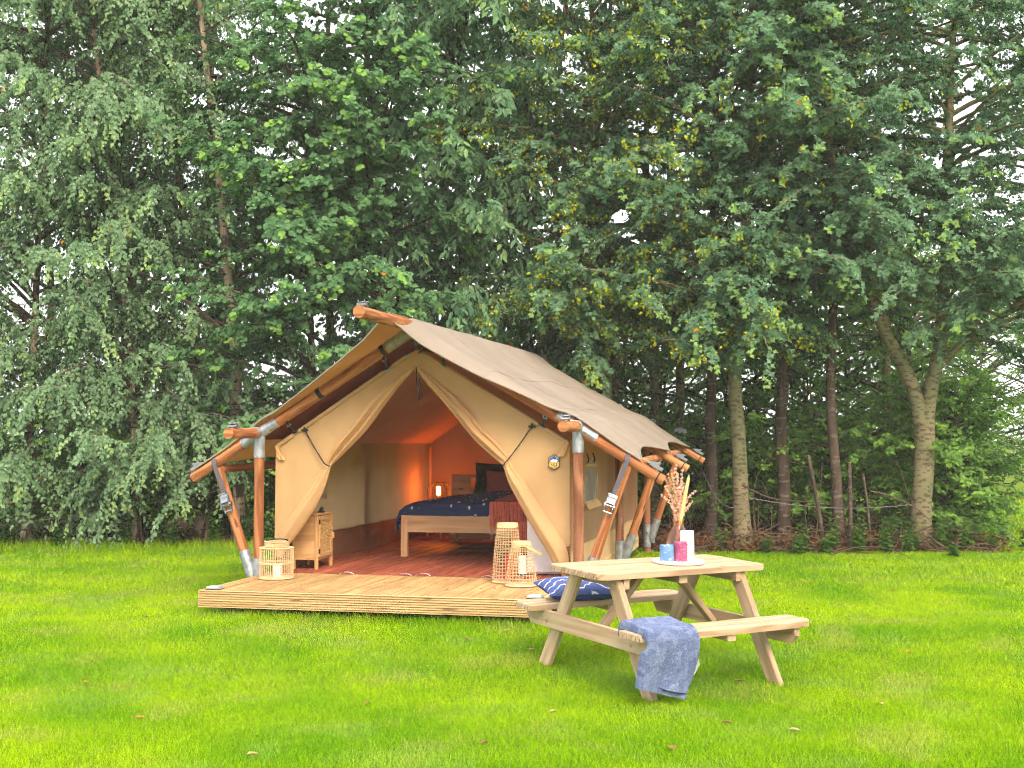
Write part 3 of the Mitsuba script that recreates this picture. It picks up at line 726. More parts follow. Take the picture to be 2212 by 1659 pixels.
def pillow(c, axes, w, h, t, n=26, pinch=0.10, seed=0):
    """a stuffed cushion: two bulging sides that meet in a seam; corners drawn out"""
    x = np.linspace(-1, 1, n); X, Y = np.meshgrid(x, x, indexing='ij')
    r = (1 - np.abs(X) ** 2.6) * (1 - np.abs(Y) ** 2.6)
    z = np.clip(r, 0, 1) ** 0.55
    kx = 1 - pinch * (1 - np.abs(Y) ** 2) * np.abs(X) ** 2; ky = 1 - pinch * (1 - np.abs(X) ** 2) * np.abs(Y) ** 2
    z = z + 0.10 * (meshkit.fbm(np.stack([X * 2.2, Y * 2.2, 0 * X + seed], -1), 3, seed) - 0.5) * z
    loc = lambda s: np.stack([X * kx * w / 2, Y * ky * h / 2, s * z * t / 2], -1) @ np.asarray(axes) + np.asarray(c)
    uv = np.stack([X * w / 2 + 3, Y * h / 2 + 3], -1)
    return sheet(loc(1), uv), (lambda m: (m[0], m[1][:, ::-1], m[2]))(sheet(loc(-1), uv))


lean = lambda q, yaw=0.0: np.array([TU * math.cos(yaw) + TV * math.sin(yaw), UP * math.cos(q) + TV * math.sin(q), np.cross(TU, UP * math.cos(q) + TV * math.sin(q))])
scene['night_cloth'] = stars((0.010, 0.011, 0.016), (0.5, 0.5, 0.5), 16.0, 0.09)
scene['plum_cloth'] = grained((0.40, 0.14, 0.135), (0.32, 0.105, 0.105), 30, 0.9, 0.1)
scene['grey_cloth'] = grained((0.20, 0.16, 0.15), (0.15, 0.12, 0.115), 30, 0.9, 0.1)
for (u, v, w, q, W_, H_, t, m, lab) in ((1.47, 5.22, 1.14, 0.35, 0.62, 0.46, 0.17, 'night_cloth', 'black pillow with tiny white stars standing behind the plum pillow'),
                                       (1.69, 4.98, 1.075, 0.42, 0.66, 0.40, 0.17, 'plum_cloth', 'plum red pillow propped in front of the black starry pillow'),
                                       (2.02, 5.30, 1.22, 0.25, 0.62, 0.48, 0.15, 'night_cloth', 'second black starry pillow, farther right at the head of the bed')):
    p1, p2 = pillow(tent(u, v, w), lean(q), W_, H_, t, seed=int(u * 10))
    single('pillow', join(p1, p2), m, lab, 'pillow', smooth=True)

# the fringed throw over the right part of the bed
throw = thing('throw_blanket', 'plum red throw with long coral fringe hanging over the end of the bed', 'blanket')
x = np.linspace(1.87, 2.47, 30)
path = [(4.6, 0.985), (4.2, 0.99), (3.8, 0.985), (3.5, 0.965), (3.40, 0.945), (3.345, 0.90), (3.332, 0.80), (3.328, 0.72)]
pv = np.array([np.interp(np.linspace(0, 1, 36), np.linspace(0, 1, len(path)), [p[i] for p in path]) for i in (0, 1)]).T
G = np.stack([tent(x, pv_[0] - 0.012 * np.sin(x * 34 + pv_[0] * 3) * (pv_[1] < 0.93), pv_[1] + 0.012 * np.sin(x * 9 + pv_[0] * 5) - 0.22 * np.clip(1.95 - x, 0, 0.1) * 0) for pv_ in pv], 0)
put('cloth', sheet(G), 'plum_cloth', throw, smooth=True)
scene['fringe'] = grained((0.84, 0.27, 0.20), (0.70, 0.19, 0.14), 40, 0.9, 0.1)
fr = []
for row, (z0, L, vv, x0, x1, n) in enumerate(((0.945, 0.30, 3.318, 1.845, 2.36, 34), (0.72, 0.30, 3.312, 2.10, 2.47, 30), (0.93, 0.33, 3.40, 1.83, 1.87, 4))):
    for k in range(n):
        u = x0 + (x1 - x0) * (k + rng.random() * 0.6) / n
        l = L * (0.75 + 0.35 * rng.random()) * (1.15 if u < 1.93 else 1.0)
        q = rng.random() * 6
        pts = [tent(u + 0.012 * math.sin(q + 3.2 * s) * s, vv - 0.022 - 0.012 * math.cos(q + 2 * s), z0 - l * s) for s in np.linspace(0, 1, 7)]
        fr.append(tube(pts, np.linspace(0.0085, 0.0075, 7) * (0.8 + 0.4 * rng.random()), 6, shift=60.0))
for f in fr:
    put('fringe', f, 'fringe', throw, smooth=True)

# the glowing lantern lamp on a small table behind the bed
stool = thing('bedside_table', 'small round bedside table on splayed wooden legs in the tent corner behind the bed', 'table')
sc = tent(0.42, 6.25, 0)
put('table_top', lathe(sc + UP * 0.80, [(0, 0), (0.20, 0), (0.205, 0.012), (0.20, 0.025), (0, 0.025)]), 'pine_wood', stool)
for q in (0.6, 2.7, 4.8):
    o = np.array([math.cos(q), math.sin(q), 0])
    put('leg', tube([sc + o * 0.10 + UP * 0.80, sc + o * 0.21 + UP * DZ], [0.017, 0.013], 8), 'pine_wood', stool)
lamp = thing('table_lamp', 'lit lamp in a black house-shaped wire frame glowing orange beside the bed', 'lamp')
lc = tent(0.40, 6.22, 0.826)
scene['black_wire'] = plain((0.012, 0.010, 0.010), 0.5)
hx_, hy_ = 0.135, 0.085
for sy in (-1, 1):
    pts = [(-hx_, 0.0), (-hx_, 0.14), (-0.085, 0.235), (0.085, 0.235), (hx_, 0.14), (hx_, 0.0), (-hx_, 0.0)]
    put('wire_frame', join(*[tube([lc + TU * p[0] + TV * sy * hy_ + UP * p[1], lc + TU * q[0] + TV * sy * hy_ + UP * q[1]], 0.0045, 6) for p, q in zip(pts, pts[1:])]), 'black_wire', lamp)
put('wire_frame', join(*[tube([lc + TU * p[0] - TV * hy_ + UP * p[1], lc + TU * p[0] + TV * hy_ + UP * p[1]], 0.0045, 6) for p in [(-hx_, 0.0), (-hx_, 0.14), (-0.085, 0.235), (0.085, 0.235), (hx_, 0.14), (hx_, 0.0)]]), 'black_wire', lamp)
put('lamp_holder', lathe(lc, [(0, 0), (0.03, 0), (0.03, 0.03), (0.018, 0.045), (0.018, 0.06), (0, 0.06)], 14), 'black_wire', lamp)
bm = lathe(lc + UP * 0.055, [(0, 0), (0.014, 0.0), (0.028, 0.012), (0.028, 0.105), (0.022, 0.118), (0, 0.125)], 18)
key = put('bulb', bm, plain((0.8, 0.5, 0.2), 0.5), lamp, smooth=True)
scene[key]['emitter'] = {'type': 'area', 'radiance': {'type': 'rgb', 'value': [LAMP * 1.0, LAMP * 0.185, LAMP * 0.008]}}

# cabinet with a cane door
cab = thing('cabinet', 'small oak cabinet with a woven cane door on tapered square legs', 'cabinet')
cu0, cu1, cv0, cv1, cb, ct = 0.09, 0.372, 1.82, 2.26, 0.405, 0.86
for u in (cu0 + 0.016, cu1 - 0.016):
    for v in (cv0 + 0.018, cv1 - 0.018):
        put('leg', beam(tent(u, v, DZ), tent(u, v, ct - 0.005), 0.032, 0.036, 0.004, up=TV), 'oak_wood', cab)
put('top', boxat(tent((cu0 + cu1) / 2, (cv0 + cv1) / 2, ct + 0.004), (cu1 - cu0 + 0.012, cv1 - cv0 + 0.014, 0.016), 0.004, [TU, TV, UP]), 'oak_wood', cab)
put('bottom', boxat(tent((cu0 + cu1) / 2, (cv0 + cv1) / 2, cb), (cu1 - cu0 - 0.02, cv1 - cv0 - 0.02, 0.018), 0.003, [TU, TV, UP]), 'oak_wood', cab)
put('side_panel', boxat(tent((cu0 + cu1) / 2, cv0 + 0.016, (cb + ct) / 2), (cu1 - cu0 - 0.06, 0.012, ct - cb - 0.02), 0.002, [TU, TV, UP]), 'oak_wood', cab)
put('side_panel', boxat(tent((cu0 + cu1) / 2, cv1 - 0.016, (cb + ct) / 2), (cu1 - cu0 - 0.06, 0.012, ct - cb - 0.02), 0.002, [TU, TV, UP]), 'oak_wood', cab)
put('back_panel', boxat(tent(cu0 + 0.012, (cv0 + cv1) / 2, (cb + ct) / 2), (0.008, cv1 - cv0 - 0.06, ct - cb - 0.02), 0.002, [TU, TV, UP]), 'oak_wood', cab)
door = cab + '__door'
d0, d1, e0, e1 = cv0 + 0.04, cv1 - 0.04, cb + 0.02, ct - 0.012
ms = [boxat(tent(cu1 + 0.002, (d0 + d1) / 2, z), (0.02, d1 - d0, 0.045), 0.003, [TU, TV, UP]) for z in (e0 + 0.022, e1 - 0.022)] + [boxat(tent(cu1 + 0.003, v, (e0 + e1) / 2), (0.02, 0.045, e1 - e0 - 0.091), 0.003, [TU, TV, UP]) for v in (d0 + 0.022, d1 - 0.022)]
scene[door] = mikit.ply(join(*ms)[:2], 'oak_wood', uv=join(*ms)[2])
labels[door] = {'label': 'oak framed door with a woven cane panel'}
scene['cane'] = grained((0.70, 0.47, 0.20), (0.58, 0.35, 0.13), 40, 0.6)
cn = []
va, vb, wa, wb = d0 + 0.044, d1 - 0.044, e0 + 0.044, e1 - 0.044
uu = cu1 + 0.004
for k in range(15):
    v = va + (vb - va) * k / 14
    cn.append(boxat(tent(uu, v, (wa + wb) / 2), (0.003, 0.0048, wb - wa), 0.001, [TU, TV, UP]))
for k in range(23):
    w = wa + (wb - wa) * k / 22
    cn.append(boxat(tent(uu + 0.0025, (va + vb) / 2, w), (0.003, vb - va, 0.0048), 0.001, [TU, TV, UP]))
for k in range(0):
    for sg in (1, -1):
        a0 = va + (vb - va) * k / 18
        run = wb - wa
        s0, s1 = a0, a0 + run * 0.62
        z0, z1 = wa, wb
        if s0 < va: z0 = wa + (va - s0) / 0.62; s0 = va
        if s1 > vb: z1 = wb - (s1 - vb) / 0.62; s1 = vb
        if z1 - z0 < 0.02: continue
        if sg < 0: s0, s1 = va + vb - s0, va + vb - s1
        cn.append(tube([tent(uu + 0.005 + 0.001 * sg, s0, z0), tent(uu + 0.005 + 0.001 * sg, s1, z1)], 0.0019, 4, shift=60.0))
put('cane_panel', join(*cn), 'cane', door)
put('hinge', boxat(tent(cu1 + 0.008, d0 + 0.002, e1 - 0.06), (0.014, 0.008, 0.05), 0.001, [TU, TV, UP]), 'black_wire', door)
put('hinge', boxat(tent(cu1 + 0.008, d0 + 0.002, e0 + 0.06), (0.014, 0.008, 0.05), 0.001, [TU, TV, UP]), 'black_wire', door)
put('knob', boxat(tent(cu1 + 0.022, d1 - 0.008, (e0 + e1) / 2 - 0.01), (0.022, 0.014, 0.06), 0.003, [TU, TV, UP]), 'oak_wood', door)
orn = thing('ornament', 'tiny black bell-shaped ornament standing on the cabinet', 'ornament')
put('bell', lathe(tent(0.30, 2.10, ct + 0.013), [(0, 0), (0.035, 0), (0.036, 0.006), (0.020, 0.022), (0.013, 0.05), (0.006, 0.058), (0, 0.06)], 14), 'black_wire', orn, smooth=30)
put('handle', tube([tent(0.30, 2.10, ct + 0.066), tent(0.318, 2.10, ct + 0.060), tent(0.332, 2.10, ct + 0.045)], [0.008, 0.007, 0.004], 8), 'black_wire', orn)

# white cupboard behind the right flap
scene['white_paint'] = grained((0.82, 0.82, 0.86), (0.76, 0.76, 0.80), 6.0, 0.35, 0.5)
cup = thing('cupboard', 'plain white low cupboard standing just inside the right door flap', 'cupboard')
put('body', boxat(tent(2.81, 2.12, 0.575), (0.46, 0.56, 0.53), 0.008, [TU, TV, UP]), 'white_paint', cup)
put('door', boxat(tent(2.81, 1.825, 0.580), (0.45, 0.02, 0.50), 0.004, [TU, TV, UP]), 'white_paint', cup)
put('plinth', boxat(tent(2.81, 2.12, 0.306), (0.44, 0.52, 0.008), 0.001, [TU, TV, UP]), plain((0.05, 0.02, 0.03), 0.7), cup)

# solar lights on the deck's corners
for (u, v, lab) in ((0.10, 0.075, 'flat square solar light on the left front corner of the deck'), (3.02, 0.075, 'flat square solar light on the right front corner of the deck')):
    k = thing('solar_light', lab, 'light')
    put('housing', boxat(tent(u, v, 0.3155), (0.118, 0.118, 0.022), 0.006, [TU, TV, UP]), plain((0.55, 0.57, 0.62), 0.35, 0.5, metallic=0.6), k)
    put('base', boxat(tent(u, v, 0.3026), (0.126, 0.126, 0.004), 0.001, [TU, TV, UP]), plain((0.05, 0.05, 0.06), 0.6), k)
    put('lens', boxat(tent(u, v, 0.328), (0.085, 0.085, 0.004), 0.001, [TU, TV, UP]), plain((0.45, 0.45, 0.52), 0.15), k)

# rattan lanterns and their candles
def candle(name, c, r, h, col, label, wick=True):
    k = thing(name, label, 'candle')
    put('wax', lathe(c, [(0, 0), (r, 0), (r, h - 0.004), (r - 0.004, h), (r * 0.5, h - 0.006), (0, h - 0.008)], 22), col, k, smooth=30)
    if wick:
        put('wick', tube([c + UP * (h - 0.01), c + UP * (h + 0.008) + TU * 0.002, c + UP * (h + 0.014) + TU * 0.006], 0.0016, 5), plain((0.85, 0.8, 0.7), 0.8), k)
    return k


scene['wax_white'] = plain((0.80, 0.77, 0.76), 0.5)
scene['wax_red'] = plain((0.50, 0.035, 0.03), 0.45)


def tapered_lantern(c, R, H, rt, nv, nh, label, handle):
    k = thing('lantern', label, 'lantern', None)
    z = np.linspace(0, H, 24)
    rad = lambda z: rt + (R - rt) * np.sqrt(np.clip(1 - (z / H) ** 2.0 * 0.97, 0, 1)) ** 1.35 if False else R + (rt - R) * (np.clip(z / H, 0, 1) ** 1.55)
    st_ = []
    for q in np.linspace(0, 2 * np.pi, nv, endpoint=False):
        pts = np.stack([c[0] + rad(z) * math.cos(q), c[1] + rad(z) * math.sin(q), c[2] + z], 1)
        st_.append(tube(pts, 0.0028, 5, shift=60.0))
    for s_ in st_:
        put('upright', s_, 'rattan', k, smooth=True)
    for z0 in np.linspace(0.012, H * 0.93, nh):
        put('hoop', tube(ringpts(c, rad(z0) + 0.005, c[2] + z0, 36), 0.0030, 6, shift=60.0), 'rattan', k, smooth=True)
    put('base_ring', tube(ringpts(c, R + 0.003, c[2] + 0.008, 36), 0.008, 8, shift=60.0), 'rattan', k, smooth=True)
    put('base', lathe(c + UP * 0.004, [(0, 0), (R - 0.008, 0), (R - 0.008, 0.012), (0, 0.012)], 30), 'rattan', k)
    w = 0.020
    put('top_ring', lathe(c + UP * (H - 0.045), [(rt + 0.004, 0), (rt + 0.010, 0.0), (rt + 0.008, 0.045), (rt, 0.045), (rt + 0.004, 0)], 30), 'rattan', k, smooth=40)
    q = np.linspace(0, np.pi, 18)
    ax, dn = handle
    ax = unit(ax); dn = np.asarray(dn, float)
    hr = rt + 0.014
    pts = np.array([c + UP * (H - 0.018) + ax * hr * math.cos(t) + dn * math.sin(t) for t in q])
    G = np.stack([pts - unit(np.cross(ax, dn)) * 0.0, pts], 1)
    nrm = unit(np.cross(ax, dn))
    put('handle', join(band(pts, 0.017, nrm, 0.004)), 'cane', k, smooth=True)
    return k


c_big, c_small, c_left = tent(2.525, 1.10, DZ), tent(2.722, 0.90, DZ), tent(0.293, 0.97, DZ)
c_big = tent(2.535, 1.15, DZ)
tapered_lantern(c_big, 0.138, 0.555, 0.090, 26, 17, 'tallest tapered rattan lantern with its handle down, standing behind the shorter one', (TU * 0.98 + TV * 0.1, -UP * 0.17 - TV * 0.10))
tapered_lantern(c_small, 0.139, 0.405, 0.078, 26, 13, 'shorter tapered rattan lantern with its bent handle sticking out to the right', (-TU * 0.25 + TV * 0.95, TU * 0.19 - UP * 0.10))
candle('candle', c_big + UP * 0.016 + TU * 0.02, 0.045, 0.24, 'wax_red', 'red pillar candle inside the tallest rattan lantern')
candle('candle', c_small + UP * 0.11 + TU * 0.01, 0.037, 0.16, 'wax_white', 'white pillar candle inside the shorter tapered rattan lantern')
put('candle_cup', lathe(c_small + UP * 0.085 + TU * 0.01, [(0, 0), (0.03, 0), (0.045, 0.012), (0.045, 0.024), (0, 0.024)], 18), plain((0.02, 0.03, 0.09), 0.4), 'lantern_001')
k = thing('lantern', 'squat cylindrical rattan lantern with a narrower neck at the left tent corner', 'lantern')
R1, R2, H1, H2 = 0.160, 0.112, 0.295, 0.355
for q in np.linspace(0, 2 * np.pi, 44, endpoint=False):
    o = np.array([math.cos(q), math.sin(q), 0]); jj = 1 + rng.normal(0, 0.012)
    put('upright', tube([c_left + o * R1 + UP * 0.006, c_left + o * R1 * jj + UP * H1 * 0.5, c_left + o * R1 + UP * H1], 0.0028, 5, shift=60.0), 'rattan', k, smooth=True)
for q in np.linspace(0, 2 * np.pi, 26, endpoint=False):
    o = np.array([math.cos(q), math.sin(q), 0])
    put('neck_rod', tube([c_left + o * R1 + UP * H1, c_left + o * R2 + UP * (H1 + 0.006), c_left + o * R2 + UP * H2], 0.0024, 5, shift=60.0), 'rattan', k, smooth=True)
for r, z, t in ((R1, 0.008, 0.007), (R1 + 0.003, 0.145, 0.005), (R1 + 0.003, 0.157, 0.005), (R1, H1, 0.007), (R2 + 0.003, H1 + 0.014, 0.005), (R2, H2, 0.0065), (R2 + 0.002, H2 - 0.022, 0.004)):
    put('hoop', tube(ringpts(c_left, r, c_left[2] + z, 36), t, 6, shift=60.0), 'rattan', k, smooth=True)
put('base', lathe(c_left + UP * 0.004, [(0, 0), (R1 - 0.008, 0), (R1 - 0.008, 0.012), (0, 0.012)], 30), 'rattan', k)
q = np.linspace(0, np.pi, 14)
put('handle', tube([c_left + UP * (H2 + 0.004) + TU * R2 * math.cos(t) * 0.98 + TV * 0.10 * math.sin(t) + UP * 0.012 * math.sin(t) for t in q], 0.006, 6), 'black_strap', k, smooth=True)
candle('candle', c_left + UP * 0.017 + TU * 0.012, 0.040, 0.125, 'wax_white', 'white pillar candle inside the squat cylindrical lantern')

# ------------------------------------------------------------------ the picnic table
pt = thing('picnic_table', 'pale timber A-frame picnic table with two attached benches on the lawn', 'table')


def plank_rounded(x0, x1, y, z, w, h, cutl=0.0, name='plank'):
    """a board along the table with cut outer corners"""
    return prism(tab(x0, y, z), tab(x1, y, z), bevel_rect(w, h, 0.006), up=QW)


def board_poly(pts, z, h, off):
    """a board drawn from its outline (so that the corners can be cut off), top edge chamfered"""
    P = Polygon(pts); inn = P.buffer(-0.005, join_style=2)
    o = np.array(P.exterior.coords[:-1]); i = np.array(inn.exterior.coords[:-1])
    if len(i) != len(o):
        i = o
    if Polygon(o).exterior.is_ccw is False: o = o[::-1]
    if Polygon(i).exterior.is_ccw is False: i = i[::-1]
    s = np.argmin(((i - o[0]) ** 2).sum(1)); i = np.roll(i, -s, 0)
    n = len(o); V, F, U = [], [], []
    lv = [(o, z - h / 2), (o, z + h / 2 - 0.005), (i, z + h / 2)]
    for (a, za), (b, zb) in zip(lv, lv[1:]):
        for k in range(n):
            m = (k + 1) % n; q = len(V)
            V += [tab(*a[k], za), tab(*a[m], za), tab(*b[m], zb), tab(*b[k], zb)]
            U += [[off + a[k][0], a[k][1] + za * 0.9], [off + a[m][0], a[m][1] + za * 0.9], [off + b[m][0], b[m][1] + zb * 0.9], [off + b[k][0], b[k][1] + zb * 0.9]]
            F += [[q, q + 1, q + 2], [q, q + 2, q + 3]]
    for ring_, zz, fl in ((i, z + h / 2, False), (o, z - h / 2, True)):
        tv, tf = trimesh.creation.triangulate_polygon(Polygon(ring_), engine='earcut')
        a, b, c = tv[tf[:, 0]], tv[tf[:, 1]], tv[tf[:, 2]]
        ccw = ((b - a)[:, 0] * (c - a)[:, 1] - (b - a)[:, 1] * (c - a)[:, 0]) > 0
        tf = np.where((ccw ^ fl)[:, None], tf, tf[:, ::-1])
        q = len(V)
        V += [tab(*p, zz) for p in tv]; U += [[off + p[0], p[1]] for p in tv]; F += (tf + q).tolist()
    return np.array(V), np.array(F), np.array(U)


def slits(x, ys, z, depth, sgn):
    return [boxat(tab(x + sgn * 0.0, y, z), (0.006, 0.0022, depth), 0.0004, [QU, QV, QW]) for y in ys]


TT = 0.75
pw = 0.654 / 5
for k in range(5):
    y0, y1 = -0.327 + pw * k + 0.002, -0.327 + pw * (k + 1) - 0.002
    c = 0.05
    pts = [(-0.71, y0), (0.71, y0), (0.71, y1), (-0.71, y1)]
    if k == 0: pts = [(-0.71 + c, y0), (0.71 - c * 0.4, y0), (0.71, y0 + c * 0.4), (0.71, y1), (-0.71, y1), (-0.71, y0 + c)]
    if k == 4: pts = [(-0.71, y0), (0.71, y0), (0.71, y1 - c), (0.71 - c, y1), (-0.71 + c * 0.5, y1), (-0.71, y1 - c * 0.5)]
    put('top_plank', board_poly(pts, TT - 0.021 + rng.normal(0, 0.0006), 0.042, 50.0 * (k + 3) + 20), 'table_wood', pt)
    for y in (y0 + 0.35 * pw, y0 + 0.66 * pw):
        put('end_slit', boxat(tab(-0.7102, y, TT - 0.030), (0.003, 0.0025, 0.021), 0.0004, [QU, QV, QW]), plain((0.10, 0.06, 0.03), 0.9), pt)
SZ = 0.425
for sg in (-1, 1):
    for k in range(2):
        y0 = sg * 0.545 if sg > 0 else -0.545 - 0.27
        y0 = y0 + 0.136 * k + 0.002; y1 = y0 + 0.132
        outer = (k == 1) if sg > 0 else (k == 0)
        pts = [(-0.715, y0), (0.715, y0), (0.715, y1), (-0.715, y1)]
        c = 0.055
        if outer and sg > 0: pts = [(-0.715, y0), (0.715, y0), (0.715, y1 - c), (0.715 - c, y1), (-0.715 + c, y1), (-0.715, y1 - c)]
        if outer and sg < 0: pts = [(-0.715 + c, y0), (0.715 - c, y0), (0.715, y0 + c), (0.715, y1), (-0.715, y1), (-0.715, y0 + c)]
        put('seat_plank', board_poly(pts, SZ - 0.021, 0.042, 50.0 * (k + 11 + sg) + 20), 'table_wood', pt)
        for y in (y0 + 0.35 * 0.132, y0 + 0.68 * 0.132):
            put('end_slit', boxat(tab(-0.7152, y, SZ - 0.028), (0.003, 0.0025, 0.02), 0.0004, [QU, QV, QW]), plain((0.10, 0.06, 0.03), 0.9), pt)
XL = 0.53
scene['bolt'] = plain((0.45, 0.46, 0.48), 0.35, 0.5, metallic=0.9)
for sx in (-1, 1):
    xo, xi = sx * (XL + 0.047), sx * XL
    for sg in (-1, 1):
        put('leg', beam(tab(xi, sg * 0.215, TT - 0.043), tab(xi, sg * 0.70, -0.085 - 0.02 * sg), 0.045, 0.112, 0.006, up=QU), 'table_wood', pt) if False else \
            put('leg', prism(tab(xi, sg * 0.215, TT - 0.043), tab(xi, sg * 0.67, -0.075), bevel_rect(0.112, 0.045, 0.006), up=QU), 'table_wood', pt)
    # cross beam that carries the benches, and the one under the top
    zb = 0.325
    pts = [(-0.79, zb + 0.056), (-0.79, zb), (-0.74, zb - 0.056), (0.74, zb - 0.056), (0.79, zb), (0.79, zb + 0.056)]
    em = trimesh.creation.extrude_polygon(Polygon(pts), 0.044, engine='earcut')
    V = tab(xo + (em.vertices[:, 2] - 0.022), em.vertices[:, 0], em.vertices[:, 1])
    F = em.faces[:, ::-1]
    put('bench_beam', (V[F].reshape(-1, 3), np.arange(len(F) * 3).reshape(-1, 3), np.stack([em.vertices[:, 0] + 50 * (27 + sx) + 20, em.vertices[:, 1] + em.vertices[:, 2]], 1)[F].reshape(-1, 2)), 'table_wood', pt)
    put('top_beam', beam(tab(sx * (XL - 0.047), -0.30, TT - 0.043 - 0.035), tab(sx * (XL - 0.047), 0.30, TT - 0.043 - 0.035), 0.044, 0.07, 0.005, up=QW), 'table_wood', pt)
    for yb in (-0.60, -0.515, 0.515, 0.60) + ((0.70,) if sx < 0 else ()):
        zz = zb + (0.018 if abs(yb) == 0.60 else -0.012)
        put('bolt', tube([tab(xo + sx * 0.020, yb, zz), tab(xo + sx * 0.026, yb, zz)], 0.011, 10), 'bolt', pt)
    for yb in (-0.25, 0.25):
        put('bolt', tube([tab(xi + sx * 0.021, yb, TT - 0.085), tab(xi + sx * 0.027, yb, TT - 0.085)], 0.010, 10), 'bolt', pt)
    put('brace', prism(tab(sx * (XL - 0.03), 0.0, 0.31), tab(sx * 0.14, 0.0, TT - 0.06), bevel_rect(0.07, 0.042, 0.004), up=QV if False else np.cross(QV, unit(tab(sx * 0.14, 0, TT) - tab(sx * XL, 0, 0.31)))), 'table_wood', pt)
put('middle_batten', beam(tab(0.0, -0.29, TT - 0.043 - 0.03), tab(0.0, 0.29, TT - 0.043 - 0.03), 0.07, 0.055, 0.005, up=QW), 'table_wood', pt)
for sg in (-1, 1):
    put('seat_batten', beam(tab(0.0, sg * 0.56, SZ - 0.042 - 0.022), tab(0.0, sg * 0.80, SZ - 0.042 - 0.022), 0.07, 0.042, 0.005, up=QW), 'table_wood', pt)

# cushion on the back bench
def waves(p, n, uv):
    x, y = uv.x * 9.0, uv.y * 10.0
    wob = 0.34 * (N(uv.x * 40, uv.y * 40) - 0.5)
    a = y + 0.33 * dr.sin(2 * np.pi * (x * 0.5)) + wob
    f = dr.abs(a - dr.floor(a) - 0.5)
    b = dr.abs(y - 0.33 * dr.sin(2 * np.pi * (x * 0.5)) + wob - dr.floor(y - 0.33 * dr.sin(2 * np.pi * (x * 0.5)) + wob) - 0.5)
    s = dr.maximum(1 - SS(0.055, 0.11, f), 0.0)
    h = N(uv.x * 300, uv.y * 300)
    blue = MIX((0.05, 0.07, 0.21), (0.08, 0.115, 0.30), h)
    return MIX(blue, (0.62, 0.64, 0.74), s * (0.70 + 0.25 * N(uv.x * 120, uv.y * 120)))


scene['wave_cloth'] = {'type': 'twosided', 'bsdf': {'type': 'principled', 'base_color': mikit.proc(waves), 'roughness': 0.85, 'specular': 0.2}}
scene['blue_cloth'] = grained((0.060, 0.085, 0.25), (0.045, 0.065, 0.20), 60, 0.9, 0.15)
cush = thing('cushion', 'blue cushion with white wavy lines lying on the back bench of the picnic table', 'cushion')
cq = math.radians(-14)
ca = np.array([QU * math.cos(cq) + QV * math.sin(cq), -QU * math.sin(cq) + QV * math.cos(cq), QW])
ca = np.array([unit(ca[0] + 0.0 * UP), unit(ca[1] + 0.10 * UP), np.cross(unit(ca[0]), unit(ca[1] + 0.10 * UP))])
p1, p2 = pillow(tab(-0.20, 0.70, SZ + 0.072), ca, 0.62, 0.44, 0.155, n=34, pinch=0.13, seed=4)
put('front', p1, 'wave_cloth', cush, smooth=True, label='patterned upper side')
put('back', p2, 'blue_cloth', cush, smooth=True, label='plain blue underside')

# blanket folded over the front bench
def knit(p, n, uv):
    h = N(uv.x * 330, uv.y * 330); h2 = N(uv.x * 150 + 5, uv.y * 150); g = FBM(uv.x * 22, uv.y * 22, 3.0, 3)
    t = dr.clip(0.42 * SS(0.3, 0.8, h) + 0.38 * SS(0.35, 0.8, h2) + 0.35 * SS(0.35, 0.75, g) - 0.12, 0, 1)
    return MIX((0.065, 0.09, 0.195), (0.31, 0.365, 0.51), t * 0.66)


scene['knit'] = {'type': 'twosided', 'bsdf': {'type': 'principled', 'base_color': mikit.proc(knit), 'roughness': 0.95, 'specular': 0.1, 'sheen': 0.35}}
bl = thing('blanket', 'thick mottled blue knitted blanket folded over the front bench of the picnic table', 'blanket')


